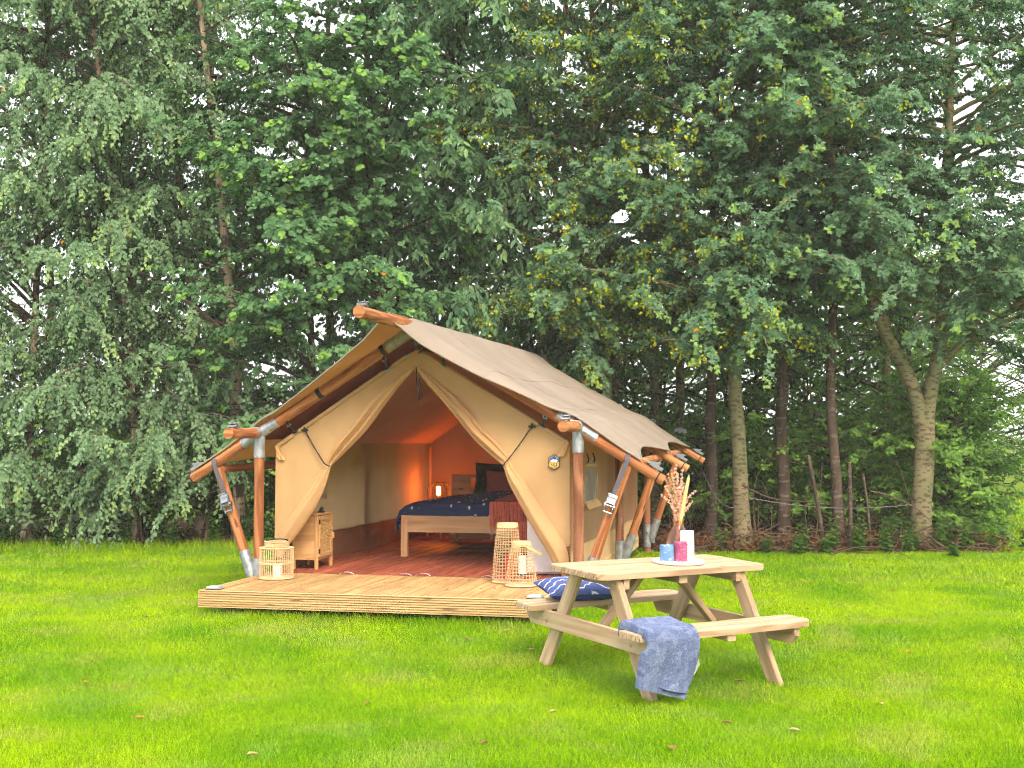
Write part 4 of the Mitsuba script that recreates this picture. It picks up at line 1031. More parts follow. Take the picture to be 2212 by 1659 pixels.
def drape(x0, x1, yback, drop, lift, skew, nx=46, ny=80, seed=0, thick=0.02):
    y_front = -0.835
    P = smoothline([(yback - 0.01, SZ + 0.004), (yback, SZ + 0.03), (yback - 0.05, SZ + lift + 0.012), (-0.70, SZ + lift), (-0.79, SZ + lift - 0.004), (y_front - 0.022, SZ - 0.02), (y_front - 0.034, SZ - 0.12), (y_front - 0.030, SZ - drop * 0.7), (y_front - 0.036, SZ - drop)], ny)
    s = np.linspace(0, 1, nx)
    S, T = np.meshgrid(s, np.arange(ny) / (ny - 1), indexing='ij')
    hang = np.clip((SZ - P[:, 1]) / drop, 0, 1)
    X = x0 + (x1 - x0) * S + skew * hang[None] * 1.0 + 0.012 * np.sin(T * 9 + 2 * S) - 0.02 * (1 - 2 * S) * np.sin(np.pi * hang)[None]
    Y = P[None, :, 0] - 0.018 * hang[None] * np.sin(S * 5.0 + 0.7 + seed) - 0.010 * (meshkit.fbm(np.stack([S * 4, T * 5, 0 * S + seed], -1), 3, seed) - 0.5)
    Z = P[None, :, 1] - hang[None] * (0.10 * S - 0.05) + 0.018 * (meshkit.fbm(np.stack([S * 3, T * 6, 0 * S + seed], -1), 3, seed + 5) - 0.5)
    fz = 0.0035 * (meshkit.fbm(np.stack([S * 60, T * 110, 0 * S], -1), 2, 7) - 0.5)
    # rounded long edges: the cloth's side rolls towards the bench
    e = np.clip(np.minimum(S, 1 - S) / 0.05, 0, 1); roll = thick * (1 - np.sqrt(1 - (1 - e) ** 2))
    nrm_y = -np.clip(hang * 3, 0, 1)[None]; nrm_z = 1 - np.clip(hang * 3, 0, 1)[None]
    Y = Y + nrm_y * (fz - roll); Z = Z + nrm_z * (fz - roll)
    front = tab(X, Y, Z)
    back = tab(X, Y - nrm_y * thick * 1.0, Z - nrm_z * thick * 0.9)
    uv = np.stack([S * 0.45, T * 0.9], -1)
    m = [sheet(front, uv), sheet(back[:, ::-1], uv[:, ::-1])]
    for sl in ((slice(0, 1), slice(None)), (slice(nx - 1, nx), slice(None)), (slice(None), slice(ny - 1, ny)), (slice(None), slice(0, 1))):
        a = front[sl].reshape(-1, 3); b = back[sl].reshape(-1, 3); u_ = uv[sl].reshape(-1, 2)
        m.append(sheet(np.stack([a, b], 1), np.stack([u_, u_ + 0.02], 1)))
    return join(*m)


put('outer_fold', drape(-0.695, -0.31, -0.50, 0.355, 0.050, -0.10, seed=1, thick=0.030), 'knit', bl, smooth=True)
put('inner_fold', drape(-0.685, -0.32, -0.505, 0.32, 0.016, -0.09, seed=3, thick=0.010), 'knit', bl, smooth=True)
fz = []
for k in range(900):
    pass
scene['muslin'] = {'type': 'principledthin', 'base_color': {'type': 'rgb', 'value': [0.62, 0.68, 0.62]}, 'roughness': 0.7, 'diff_trans': 1.0}
xs, zs = np.meshgrid(np.linspace(0, 1, 20), np.linspace(0, 1, 24), indexing='ij')
single('muslin_cloth', sheet(tab(-0.31 + 0.12 * xs + 0.07 * zs * xs, -0.62 - 0.012 * np.sin(xs * 9 + zs * 2) - 0.02 * zs, SZ - 0.05 - 0.24 * zs - 0.04 * np.sin(xs * 4) * zs)), 'muslin', 'thin white cloth hanging from the front bench behind the blue blanket', 'cloth', smooth=True)

# on the table: board, candles, vase with dried flowers
scene['pale_board'] = grained((0.80, 0.72, 0.60), (0.72, 0.63, 0.50), 9.0, 0.6)
bc = tab(0.155, -0.035, TT)
single('serving_board', lathe(bc + UP * 0.002, [(0, 0), (0.176, 0), (0.185, 0.004), (0.187, 0.014), (0.182, 0.021), (0, 0.021)], 48, axes=np.array([QU, QV, QW])), 'pale_board', 'round pale wooden serving board under the candles on the picnic table', 'board', smooth=35)
BT = TT + 0.024


def mottled(c0, c1, c2, s):
    def fn(p, n, uv):
        g = FBM(p.x * s, p.y * s, p.z * s, 3); h = FBM(p.x * s * 3 + 4, p.y * s * 3, p.z * s * 3, 2)
        return MIX(MIX(c0, c1, SS(0.35, 0.65, g)), c2, SS(0.62, 0.72, h) * 0.7)
    return {'type': 'twosided', 'bsdf': {'type': 'principled', 'base_color': mikit.proc(fn), 'roughness': 0.45, 'specular': 0.4}}


scene['wax_blue'] = mottled((0.09, 0.22, 0.50), (0.17, 0.30, 0.55), (0.48, 0.55, 0.66), 22.0)
scene['wax_purple'] = mottled((0.30, 0.05, 0.14), (0.38, 0.08, 0.19), (0.58, 0.28, 0.38), 30.0)
candle('candle', tab(0.045, -0.045, BT), 0.050, 0.112, 'wax_blue', 'short blue pillar candle on the picnic table, left of the purple one')
candle('candle', tab(0.132, -0.095, BT), 0.046, 0.135, 'wax_purple', 'mottled purple pillar candle on the picnic table', wick=False)
candle('candle', tab(0.222, -0.05, BT), 0.050, 0.205, 'wax_white', 'tall white pillar candle on the picnic table behind the purple one', wick=False)
scene['pink_glass'] = {'type': 'dielectric', 'int_ior': 1.45, 'specular_transmittance': {'type': 'rgb', 'value': [0.95, 0.80, 0.74]}}
vc = tab(0.235, 0.065, BT)
outer = [(0.0, 0.0), (0.075, 0.0), (0.089, 0.02), (0.092, 0.08), (0.080, 0.15), (0.052, 0.205), (0.037, 0.235), (0.036, 0.255), (0.046, 0.278)]
innr = [(0.0435, 0.278), (0.0335, 0.255), (0.0345, 0.235), (0.049, 0.203), (0.077, 0.149), (0.089, 0.08), (0.086, 0.022), (0.072, 0.006), (0, 0.006)]
def dense(p, n=40):
    return smoothline(np.array(p), n)
single('vase', lathe(vc, np.vstack([dense(outer), dense(innr)]), 36), 'pink_glass', 'bulbous pink glass vase holding the dried flowers on the picnic table', 'vase', smooth=True)
scene['dried_pink'] = grained((0.80, 0.50, 0.41), (0.70, 0.38, 0.30), 30, 0.85)
scene['dried_straw'] = grained((0.60, 0.44, 0.26), (0.48, 0.31, 0.17), 30, 0.85)
fl = thing('dried_flowers', 'bunch of dried pink plumes on straw stems in the glass vase', 'flowers')
g2 = np.random.default_rng(5)
side = unit(np.cross([0, 1.0, 0], UP)); side = np.array([1.0, 0, 0]); dep = np.array([0, 1.0, 0])
stems = [(-0.020, 0.395), (-0.055, 0.36), (0.035, 0.355), (-0.125, 0.175), (0.02, 0.30), (-0.085, 0.29), (0.125, 0.205), (0.10, 0.13), (-0.03, 0.30), (-0.07, 0.33), (0.0, 0.33), (-0.095, 0.24), (0.05, 0.26), (-0.045, 0.27)]
for i, (dx, h) in enumerate(stems):
    q = g2.normal(0, 0.035)
    nk = vc + UP * 0.27 + side * dx * 0.16 + dep * q * 0.3
    bend = 0.25 if abs(dx) > 0.1 else 0.12
    P = smoothline([vc + UP * 0.03 - side * dx * 0.35 - dep * q * 0.4, nk, vc + UP * (0.27 + h * 0.55) + side * dx * (0.62 - bend) + dep * q * 0.7, vc + UP * (0.27 + h) + side * dx + dep * q], 24)
    s_ = put('stem', tube(P, np.linspace(0.0024, 0.0012, 24), 5, shift=60.0), 'dried_straw', fl, smooth=True)
    fluff = []
    n0 = 9 if i % 3 else 11
    for j in range(n0, 24):
        for m in range(13):
            d = unit(g2.normal(0, 1, 3) + UP * 0.6)
            l = (0.010 + 0.016 * g2.random()) * (1.15 - 0.5 * (j - n0) / (24 - n0))
            b0 = P[j] + g2.normal(0, 0.002, 3)
            b1 = b0 + d * l; k3 = unit(np.cross(d, g2.normal(0, 1, 3))) * l * 0.30
            fluff.append((np.array([b0, b0 + d * l * 0.5 + k3, b1, b0 + d * l * 0.5 - k3]), np.array([[0, 1, 2], [0, 2, 3]]), np.zeros((4, 2))))
    put('plume', join(*fluff), 'dried_pink' if i % 4 != 1 else 'dried_straw', fl, kind='stuff')
scene['taper'] = plain((0.70, 0.60, 0.24), 0.5)
tp = thing('taper_candle', 'tall pale yellow taper candle stuck among the dried flowers', 'candle')
t0, t1 = vc + UP * 0.235 + side * 0.005 - dep * 0.006, vc + UP * 0.585 + side * 0.075 - dep * 0.02
put('wax', tube([t0, t0 + (t1 - t0) * 0.3, t0 + (t1 - t0) * 0.94, t1], [0.0165, 0.016, 0.011, 0.006], 14), 'taper', tp, smooth=40)
put('wick', tube([t1, t1 + UP * 0.014 + side * 0.002], 0.002, 5), plain((0.8, 0.75, 0.6), 0.8), tp)
# ------------------------------------------------------------------ grass
def blades(n, region, hmin, hmax, wid, seed, keep=None):
    g = np.random.default_rng(seed)
    y = region[0] + (region[1] - region[0]) * g.random(n)
    x = (g.random(n) * 2 - 1) * (0.455 * y + 0.5)
    # inside the deck nothing grows
    rel = np.stack([x, y, 0 * x], 1) - TO
    u, v = rel @ TU, rel @ TV
    ok = ~((u > -0.02) & (u < 3.1) & (v > 0.06) & (v < 7.2))
    if keep is not None: ok &= keep(x, y)
    x, y, u, v = x[ok], y[ok], u[ok], v[ok]
    n = len(x)
    q = np.stack([x, y, 0 * x], 1)
    tuft = meshkit.fbm(q * 2.6, 3, 11); big = meshkit.fbm(q * 0.55, 3, 12); hue = meshkit.fbm(q * 1.5 + 7, 3, 13); dry = meshkit.fbm(q * 1.9 + 3, 3, 14); cool = meshkit.fbm(q * 2.3 + 9, 3, 15)
    h = (hmin + (hmax - hmin) * g.random(n)) * (0.70 + 0.6 * tuft)
    near_deck = np.exp(-(np.maximum(0, -v - 0.02) / 0.12) ** 2) * (u > -0.1) * (u < 3.2) * (v < 0.06)
    h = h * (1 + 1.1 * near_deck)
    w = wid * (0.7 + 0.6 * g.random(n)) * np.maximum(1, y / 9)
    az = g.random(n) * 6.283 + 1.3 * meshkit.noise(q * 1.1, 17)
    lean = h * (0.15 + 0.70 * g.random(n))
    dirv = np.stack([np.cos(az), np.sin(az), 0 * az], 1)
    sd = np.stack([-np.sin(az + g.normal(0, 0.7, n)), np.cos(az), 0 * az], 1)
    b = np.stack([x, y, lawn_z(x, y) - 0.004], 1)
    t = b + dirv * lean[:, None] + UP * (h * (0.95 - 0.25 * g.random(n)))[:, None]
    V = np.stack([b - sd * w[:, None] / 2, b + sd * w[:, None] / 2, t], 1).reshape(-1, 3)
    F = np.arange(3 * n).reshape(-1, 3)
    lerp = lambda a, b_, s: np.asarray(a) + (np.asarray(b_) - np.asarray(a)) * np.clip(s, 0, 1)[:, None]
    c = lerp(GR_DEEP, GR_BRIGHT, (hue - 0.25) * 1.9 + g.normal(0, 0.16, n))
    c = lerp(c, GR_COOL, np.clip((cool - 0.57) * 3.0, 0, 0.5) * g.random(n) ** 0.3)
    c = lerp(c, GR_DRY, np.clip((dry - 0.61) * 4, 0, 0.6) * (g.random(n) > 0.45) + 0.8 * (g.random(n) > 0.975))
    c = c * (0.66 + 0.60 * g.random(n))[:, None]
    return V, F, np.repeat(np.clip(c, 0, 1), 3, axis=0)


GR_DEEP, GR_BRIGHT, GR_COOL, GR_DRY = (0.18, 0.40, 0.006), (0.39, 0.58, 0.008), (0.30, 0.49, 0.09), (0.50, 0.50, 0.13)
lawn_edge = lambda x, y: y < 17.45 + 0.35 * meshkit.noise(np.stack([x * 1.1, 0 * x, 0 * x], -1), 21) - (0.15 + 1.1 * meshkit.fbm(np.stack([x * 1.3, y * 0.9, 0 * x], -1), 3, 23)) * ((x > 2.0) & (x < 6.9))
parts_ = [blades(330000, (5.2, 8.0), 0.026, 0.062, 0.0050, 1), blades(400000, (8.0, 12.5), 0.026, 0.06, 0.0054, 2), blades(170000, (12.5, 18.0), 0.03, 0.07, 0.0066, 3, lawn_edge),
          blades(9000, (10.0, 10.85), 0.05, 0.09, 0.0050, 4, lambda x, y: (x > -2.9) & (x < 0.6)), blades(26000, (16.3, 18.1), 0.08, 0.22, 0.006, 5, lambda x, y: (x < -2.2) & (y > 17.0 + 0.4 * np.sin(x * 2.1) * 0.4)),
          blades(30000, (17.0, 30), 0.05, 0.12, 0.012, 7, lambda x, y: x > 0.392 * y + 0.15 * np.sin(y * 3)), blades(9000, (30, 40), 0.05, 0.12, 0.02, 6, lambda x, y: (x > 6.0))]
gV, gF, gC, n0 = [], [], [], 0
for V, F, C in parts_:
    gV.append(V); gF.append(F + n0); gC.append(C); n0 += len(V)
put('grass', (np.vstack(gV), np.vstack(gF)), 'blade', kind='stuff', color=np.vstack(gC))
labels['grass'] = {'label': 'bright yellow-green mown grass covering the lawn', 'category': 'grass', 'kind': 'stuff'}

# ------------------------------------------------------------------ leaves and trees
LEAF = {
    'kite': (np.array([[0, 0, 0], [0.38, 0.36, 0.06], [1, 0, -0.04], [0.38, -0.36, 0.06]]), np.array([[0, 2, 1], [0, 3, 2]])),
    'round': (np.array([[0, 0, 0], [0.3, 0.40, 0.05], [0.82, 0.36, 0.0], [1, 0, -0.03], [0.82, -0.36, 0.0], [0.3, -0.40, 0.05]]), np.array([[0, 3, 2], [0, 2, 1], [0, 4, 3], [0, 5, 4]])),
    'long': (np.array([[0, 0, 0], [0.30, 0.20, 0.03], [0.68, 0.17, 0.0], [1, 0, -0.10], [0.68, -0.17, 0.0], [0.30, -0.20, 0.03]]), np.array([[0, 3, 2], [0, 2, 1], [0, 4, 3], [0, 5, 4]])),
    'lobed': (np.array([[0, 0, 0], [0.38, 0.56, 0.03], [0.60, 0.20, 0.01], [1.05, 0, -0.05], [0.60, -0.20, 0.01], [0.38, -0.56, 0.03]]), np.array([[0, 2, 1], [0, 3, 2], [0, 4, 3], [0, 5, 4]])),
}


def leaves(kind, P, A, Nn, size, col):
    """one leaf at each point: axis A, upper side N"""
    A = unit(A); W = unit(np.cross(Nn, A)); Z = np.cross(A, W)
    T, F = LEAF[kind]
    V = P[:, None] + size[:, None, None] * (T[None, :, :1] * A[:, None] + T[None, :, 1:2] * W[:, None] + T[None, :, 2:] * Z[:, None])
    F = (F[None] + (np.arange(len(P)) * len(T))[:, None, None]).reshape(-1, 3)
    return V.reshape(-1, 3), F, np.repeat(col, len(T), axis=0)


SPEC = {  # leaf, size, (dark, light, young) colours, branch: length, rise, droop; twig: length, droop; leaves a twig
    'birch': dict(leaf='kite', size=0.070, c=((0.13, 0.24, 0.12), (0.28, 0.43, 0.25), (0.37, 0.53, 0.20)), bl=2.0, rise=0.80, droop=0.65, tl=0.75, td=0.85, nl=31, nt=15, flat=0.2, bark='bark_birch'),
    'alder': dict(leaf='round', size=0.077, c=((0.085, 0.195, 0.085), (0.185, 0.345, 0.155), (0.29, 0.52, 0.09)), bl=2.1, rise=0.55, droop=0.35, tl=0.58, td=0.35, nl=25, nt=15, flat=0.5, bark='bark_dark'),
    'cherry': dict(leaf='long', size=0.135, c=((0.095, 0.20, 0.11), (0.20, 0.345, 0.185), (0.28, 0.44, 0.17)), bl=2.1, rise=0.55, droop=0.45, tl=0.65, td=0.8, nl=15, nt=14, flat=0.3, bark='bark_dark'),
    'maple': dict(leaf='lobed', size=0.074, c=((0.085, 0.185, 0.100), (0.190, 0.33, 0.185), (0.30, 0.48, 0.11)), bl=2.2, rise=0.50, droop=0.40, tl=0.60, td=0.35, nl=26, nt=15, flat=0.6, bark='bark_maple'),
    'thicket': dict(leaf='kite', size=0.100, c=((0.11, 0.235, 0.055), (0.22, 0.40, 0.09), (0.31, 0.52, 0.08)), bl=1.6, rise=0.6, droop=0.25, tl=0.65, td=0.2, nl=11, nt=8, flat=0.5, bark='bark_dark'),
    'bush': dict(leaf='kite', size=0.080, c=((0.11, 0.235, 0.055), (0.22, 0.40, 0.09), (0.31, 0.52, 0.08)), bl=1.2, rise=0.6, droop=0.25, tl=0.55, td=0.3, nl=14, nt=11, flat=0.5, bark='bark_dark'),
}
scene['bark_birch'] = {'type': 'twosided', 'bsdf': {'type': 'diffuse', 'reflectance': mikit.proc(lambda p, n, uv: MIX(
    MIX((0.40, 0.30, 0.235), (0.28, 0.195, 0.15), SS(0.35, 0.7, FBM(p.x * 6, p.y * 6, p.z * 2.2, 3))), (0.06, 0.045, 0.04),
    dr.clip(SS(0.42, 0.56, FBM(p.x * 16, p.y * 16, p.z * 3.0, 3)) * SS(2.6, 1.4, p.z + 1.2 * (N(p.x * 4, p.y * 4, p.z * 2) - 0.5)) + SS(0.60, 0.72, FBM(p.x * 11, p.y * 11, p.z * 26, 2)) + SS(0.62, 0.70, FBM(p.x * 4, p.y * 4, p.z * 3, 3)) * 0.8, 0, 1)))}}
scene['bark_dark'] = {'type': 'twosided', 'bsdf': {'type': 'diffuse', 'reflectance': mikit.proc(lambda p, n, uv: MIX(
    MIX((0.075, 0.055, 0.045), (0.12, 0.085, 0.07), SS(0.3, 0.7, FBM(p.x * 14, p.y * 14, p.z * 3, 3))), (0.20, 0.18, 0.16), SS(0.64, 0.72, FBM(p.x * 9, p.y * 9, p.z * 30, 2)) * 0.7))}}
scene['bark_maple'] = {'type': 'twosided', 'bsdf': {'type': 'diffuse', 'reflectance': mikit.proc(lambda p, n, uv: MIX(
    MIX((0.23, 0.195, 0.12), (0.17, 0.17, 0.09), SS(0.35, 0.65, FBM(p.x * 3, p.y * 3, p.z * 1.6, 3))), (0.075, 0.06, 0.045),
    dr.clip(SS(0.50, 0.68, FBM(p.x * 16, p.y * 16, p.z * 30, 3)) * 0.75 + SS(0.62, 0.74, FBM(p.x * 5, p.y * 5, p.z * 5, 3)) * 0.5, 0, 1)))}}


def spline(P, n):
    return smoothline(P, n)


def crown(sp, axis, rad_axis, h0, h1, nb, seed, reach=1.0, az=None, top=None, open_=0.0, seeds=0.0, den=1.0, size=1.0, avoid=None):
    """branches from the axis (a fine polyline), twigs on them, leaves on these: returns the branch tubes and the leaves"""
    g = np.random.default_rng(seed)
    s = SPEC[sp]
    zs = axis[:, 2]
    nb = int(nb * 1.75)
    hz = h0 + (h1 - h0) * (np.arange(nb) + g.random(nb)) / nb
    st0 = np.stack([np.interp(hz, zs, axis[:, k]) for k in range(3)], 1)
    fr = (hz - h0) / max(h1 - h0, 0.1)
    L = s['bl'] * reach * (0.55 + 0.8 * g.random(nb)) * (1 - 0.45 * np.clip(fr - 0.45, 0, 1))
    th = np.arange(nb) * 2.399 + g.normal(0, 0.4, nb) + seed
    if az is not None:                                              # most branches lean towards the open lawn
        th = np.where(g.random(nb) < az[1], az[0] + g.normal(0, 0.75, nb), th)
    if avoid is not None:                                           # the side on which the stem stands bare
        dv = (th - avoid + math.pi) % (2 * math.pi) - math.pi
        th = np.where(np.abs(dv) < 0.85, th + np.sign(dv + 1e-6) * 1.0, th)
    d = np.stack([np.cos(th), np.sin(th), 0 * th], 1)
    t = np.linspace(0, 1, 9)
    rise = s['rise'] * (0.6 + 0.8 * g.random(nb))[:, None]; dr_ = s['droop'] * (0.6 + 0.8 * g.random(nb))[:, None]
    Pb = st0[:, None] + d[:, None] * (L[:, None] * t)[..., None] + UP * (L[:, None] * (rise * t - dr_ * t ** 2))[..., None]
    Pb = Pb + 0.05 * L[:, None, None] * np.cumsum(g.normal(0, 0.35, Pb.shape), 1) * t[None, :, None]
    tubes = []
    for k in range(nb):
        tubes.append(tube(Pb[k], np.linspace(0.020 + 0.008 * L[k], 0.004, 9), 4, False, shift=60.0))
    nt, nl = max(3, int(s['nt'] * den)), s['nl']
    # twigs
    tt = 0.18 + 0.82 * (np.arange(nt)[None] + g.random((nb, nt))) / nt
    i0 = np.clip((tt * 8).astype(int), 0, 7); f = tt * 8 - i0
    bi = np.arange(nb)[:, None]
    S = Pb[bi, i0] * (1 - f)[..., None] + Pb[bi, i0 + 1] * f[..., None]
    tan = unit(Pb[bi, i0 + 1] - Pb[bi, i0])
    side = np.cross(tan, UP); side = unit(side) * np.where(np.arange(nt) % 2 == 0, 1, -1)[None, :, None]
    D = unit(tan * (0.55 + 0.5 * tt)[..., None] + side * (1.0 * (1.15 - tt))[..., None] + g.normal(0, 0.25, S.shape) + UP * 0.12)
    TL = s['tl'] * (0.55 + 0.7 * g.random((nb, nt))) * (1.1 - 0.4 * tt)
    x = (np.arange(nl)[None, None] + g.random((nb, nt, nl))) / nl
    gone = g.random((nb, nt)) < open_
    Q = S[:, :, None] + D[:, :, None] * (TL[..., None] * x)[..., None] - UP * (s['td'] * TL[..., None] * x ** 2)[..., None]
    td = unit(D[:, :, None] - UP * (2 * s['td'] * x)[..., None])
    # thin twigs, triangles of wood
    base, mid_, end = S.reshape(-1, 3), Q[:, :, nl // 2].reshape(-1, 3), Q[:, :, -1].reshape(-1, 3)
    keep = ~gone.reshape(-1)
    base, mid_, end = base[keep], mid_[keep], end[keep]
    tw = []
    o = unit(np.cross(end - base, UP + 0.01)) * 0.0035; o2 = np.array([0, 0, 0.0035])
    TVx = np.stack([base - o, base + o, base + o2 * 1.5, mid_, mid_ + o * 1.4, end], 1).reshape(-1, 3)
    tf = np.array([[0, 1, 3], [1, 2, 3], [2, 0, 3], [3, 4, 5]])
    tubes.append((TVx, (tf[None] + (np.arange(len(base)) * 6)[:, None, None]).reshape(-1, 3), np.full((len(TVx), 2), 60.0)))
    # leaves
    lp = Q + g.normal(0, 0.018, Q.shape)
    sg = np.where(np.arange(nl) % 2 == 0, 1, -1)[None, None, :, None]
    sd = unit(np.cross(td, UP + 0.001)) * sg
    hang = 0.9 if sp in ('birch', 'cherry') else 0.25
    ax = unit(td * 0.5 + sd * 0.8 + g.normal(0, 0.35, td.shape) - UP * hang * (0.5 + g.random(td.shape[:3]))[..., None])
    outv = unit(S - np.stack([np.interp(S[..., 2], zs, axis[:, k]) for k in range(3)], -1)); outv[..., 2] *= 0.3
    nn = unit(UP * (0.35 + 0.6 * s['flat']) + outv[:, :, None] * 1.2 + g.normal(0, 0.45, td.shape))
    sz = s['size'] * size * (0.65 + 0.6 * g.random(td.shape[:3]))
    c0, c1, c2 = (np.array(c) for c in s['c'])
    tone = np.clip(g.normal(0.45, 0.28, td.shape[:3]) + 0.28 * (g.random((nb, nt, 1)) - 0.5) + 0.3 * (g.random((nb, 1, 1)) - 0.5), 0, 1)
    col = c0 + (c1 - c0) * tone[..., None]
    young = ((x > 0.72) & (tt[..., None] > 0.6) & (g.random((nb, nt, 1)) < 0.35)) * (0.4 + 0.5 * g.random(td.shape[:3]))
    col = col + (c2 - col) * young[..., None]
    old = g.random(td.shape[:3]) > 0.9985
    col = np.where(old[..., None], np.array([0.45, 0.20, 0.02]), col)
    m = np.broadcast_to(~gone[..., None], td.shape[:3])
    LV = leaves(s['leaf'], lp[m], ax[m], nn[m], sz[m], col[m])
    SV = None
    if seeds:                                                       # hanging clusters of winged seeds
        pick = (g.random((nb, nt)) < seeds) & ~gone
        k = pick.sum()
        if k:
            cs = Q[:, :, int(nl * 0.7)][pick]
            m_ = 16
            pp = cs[:, None] + g.normal(0, 0.055, (k, m_, 3)) - UP * (0.09 * g.random((k, m_)))[..., None]
            aa = g.normal(0, 0.6, (k, m_, 3)) - UP * 0.5
            cc = np.array([0.62, 0.60, 0.04]) + (np.array([0.34, 0.44, 0.03]) - np.array([0.62, 0.60, 0.04])) * g.random((k, m_, 1))
            SV = leaves('kite', pp.reshape(-1, 3), aa.reshape(-1, 3), g.normal(0, 1, (k * m_, 3)), 0.045 + 0.025 * g.random(k * m_), cc.reshape(-1, 3))
    return tubes, LV, SV


def cat(ms):
    V, F, C, n = [], [], [], 0
    for v, f, c in ms:
        V.append(v); F.append(f + n); C.append(c); n += len(v)
    return np.vstack(V), np.vstack(F), np.vstack(C)


def tree(name, label, category, sp, limbs, group=None, seed=1, **kw):
    """limbs: (points, radius at the foot, radius at the end, list of crown settings)"""
    k = thing(name, label, category, group)
    bark = kw.get('bark') or SPEC[sp]['bark']
    tr, br, lv, sv = [], [], [], []
    for i, (P, r0, r1, crs) in enumerate(limbs):
        A = spline(np.asarray(P, float), 26)
        A = A + 0.5 * r0 * np.stack([meshkit.noise(np.stack([A[:, 2] * 1.1, 0 * A[:, 0] + j, 0 * A[:, 0] + seed + i], -1), 3) - 0.5 for j in range(3)], 1) * np.array([1, 1, 0])
        r = r0 + (r1 - r0) * np.linspace(0, 1, 26) ** 0.85
        if i == 0 and A[0, 2] < 0.3: r = r + 0.35 * r0 * np.exp(-(A[:, 2] - A[0, 2]) / 0.16)
        tr.append(tube(A, r, 14, True, 0.10, shift=60.0, seed=seed * 7 + i))
        for c in crs:
            tb, L, S = crown(c.get('sp', sp), A, r, seed=seed * 31 + i * 7 + c.get('k', 0), **{a: b for a, b in c.items() if a not in ('sp', 'k')})
            br += tb; lv.append(L)
            if S: sv.append(S)
    put('trunk', join(*tr), bark, k, smooth=True)
    if br: put('branch', join(*br), bark if bark != 'bark_birch' else 'bark_dark', k, kind='stuff')
    if lv:
        V, F, C = cat(lv)
        put('crown', (V, F), 'thin_leaf' if sp == 'thicket' else 'leaf', k, kind='stuff', color=C)
    if sv:
        V, F, C = cat(sv)
        put('seed_cluster', (V, F), 'leaf', k, kind='stuff', color=C)
    return k


FRONT = (-math.pi / 2, 0.45)
# birches on the left, hanging to the grass
BIR = [  # x at the foot, y, x and y at the top, height, radius, label
    (-7.35, 18.3, -7.0, 18.0, 9.6, 0.075, 'birch at the far left edge with a thin dark stem'),
    (-5.75, 18.5, -6.75, 18.1, 10.2, 0.085, 'birch second from the left whose hanging twigs reach the grass'),
    (-4.95, 19.3, -6.0, 19.0, 10.5, 0.10, 'slender leaning birch just right of the gap in the left foliage'),
    (-4.12, 18.25, -5.05, 17.75, 11.0, 0.105, 'birch with a tall pale trunk rising to the top edge, left of the tent'),
    (-6.5, 20.2, -6.8, 20.0, 10.5, 0.09, 'birch in the second row behind the two leftmost birches'),
    (-8.9, 18.9, -8.6, 18.7, 9.5, 0.09, 'birch partly cut off by the left edge of the picture'),
]
for i, (x0, y0, x1, y1, h, r, lab) in enumerate(BIR):
    P = [(x0, y0, 0.02), (x0 + (x1 - x0) * 0.10, y0 + 0.02, h * 0.25), (x0 + (x1 - x0) * 0.45, y0 + (y1 - y0) * 0.5, h * 0.6), (x1, y1, h)]
    pale = i == 3
    tree('birch_tree', lab, 'birch tree', 'birch', [(P, r, 0.02, [dict(h0=0.3 if not pale else 1.0, h1=h - 0.3, nb=52 if not pale else 34, reach=0.92 if not pale else 0.85, az=(FRONT[0], 0.35 if not pale else 0.0), open_=0.05 if not pale else 0.15, avoid=None if not pale else FRONT[0])])], seed=100 + i)

tree('alder_tree', 'alder with round leaves and a bent brown trunk above the left half of the tent', 'alder tree', 'alder',
     [([(-1.85, 19.2, 0.0), (-1.95, 19.1, 2.0), (-2.0, 18.9, 3.6), (-2.2, 18.7, 4.4), (-2.12, 18.5, 5.3), (-2.2, 18.4, 7.0), (-2.3, 18.2, 9.6)], 0.11, 0.03, [dict(h0=3.0, h1=9.3, nb=40, reach=1.05, az=(FRONT[0] - 0.35, 0.40), open_=0.08)]),
      ([(-2.12, 18.7, 4.2), (-2.6, 18.5, 4.7), (-3.3, 18.2, 5.2), (-4.0, 17.9, 5.6)], 0.05, 0.012, [dict(h0=4.3, h1=5.5, nb=14, reach=0.75, k=1)])], seed=201)
tree('alder_tree', 'lower alder with bright round leaves standing left of the tent roof', 'alder tree', 'alder',
     [([(-3.0, 18.4, 0.0), (-3.05, 18.3, 2.5), (-3.1, 18.0, 5.0), (-3.0, 17.9, 7.6)], 0.08, 0.02, [dict(h0=1.3, h1=7.4, nb=40, reach=0.95, az=(FRONT[0], 0.35), open_=0.08)])], seed=203)
tree('cherry_tree', 'cherry tree with long drooping leaves and a thin dark stem at the top middle', 'cherry tree', 'cherry',
     [([(-0.70, 19.6, 0.0), (-0.75, 19.4, 3.0), (-0.80, 19.2, 6.0), (-0.9, 18.8, 10.0)], 0.10, 0.025, [dict(h0=3.2, h1=9.8, nb=44, reach=1.08, az=(FRONT[0], 0.35), open_=0.10)])], seed=301)
tree('cherry_tree', 'younger cherry tree with drooping leaves behind the ridge of the tent', 'cherry tree', 'cherry',
     [([(0.35, 20.4, 0.0), (0.3, 20.2, 3.0), (0.2, 20.0, 8.6)], 0.09, 0.025, [dict(h0=2.0, h1=8.4, nb=34, reach=1.0, az=(FRONT[0], 0.3), open_=0.10)])], seed=302)
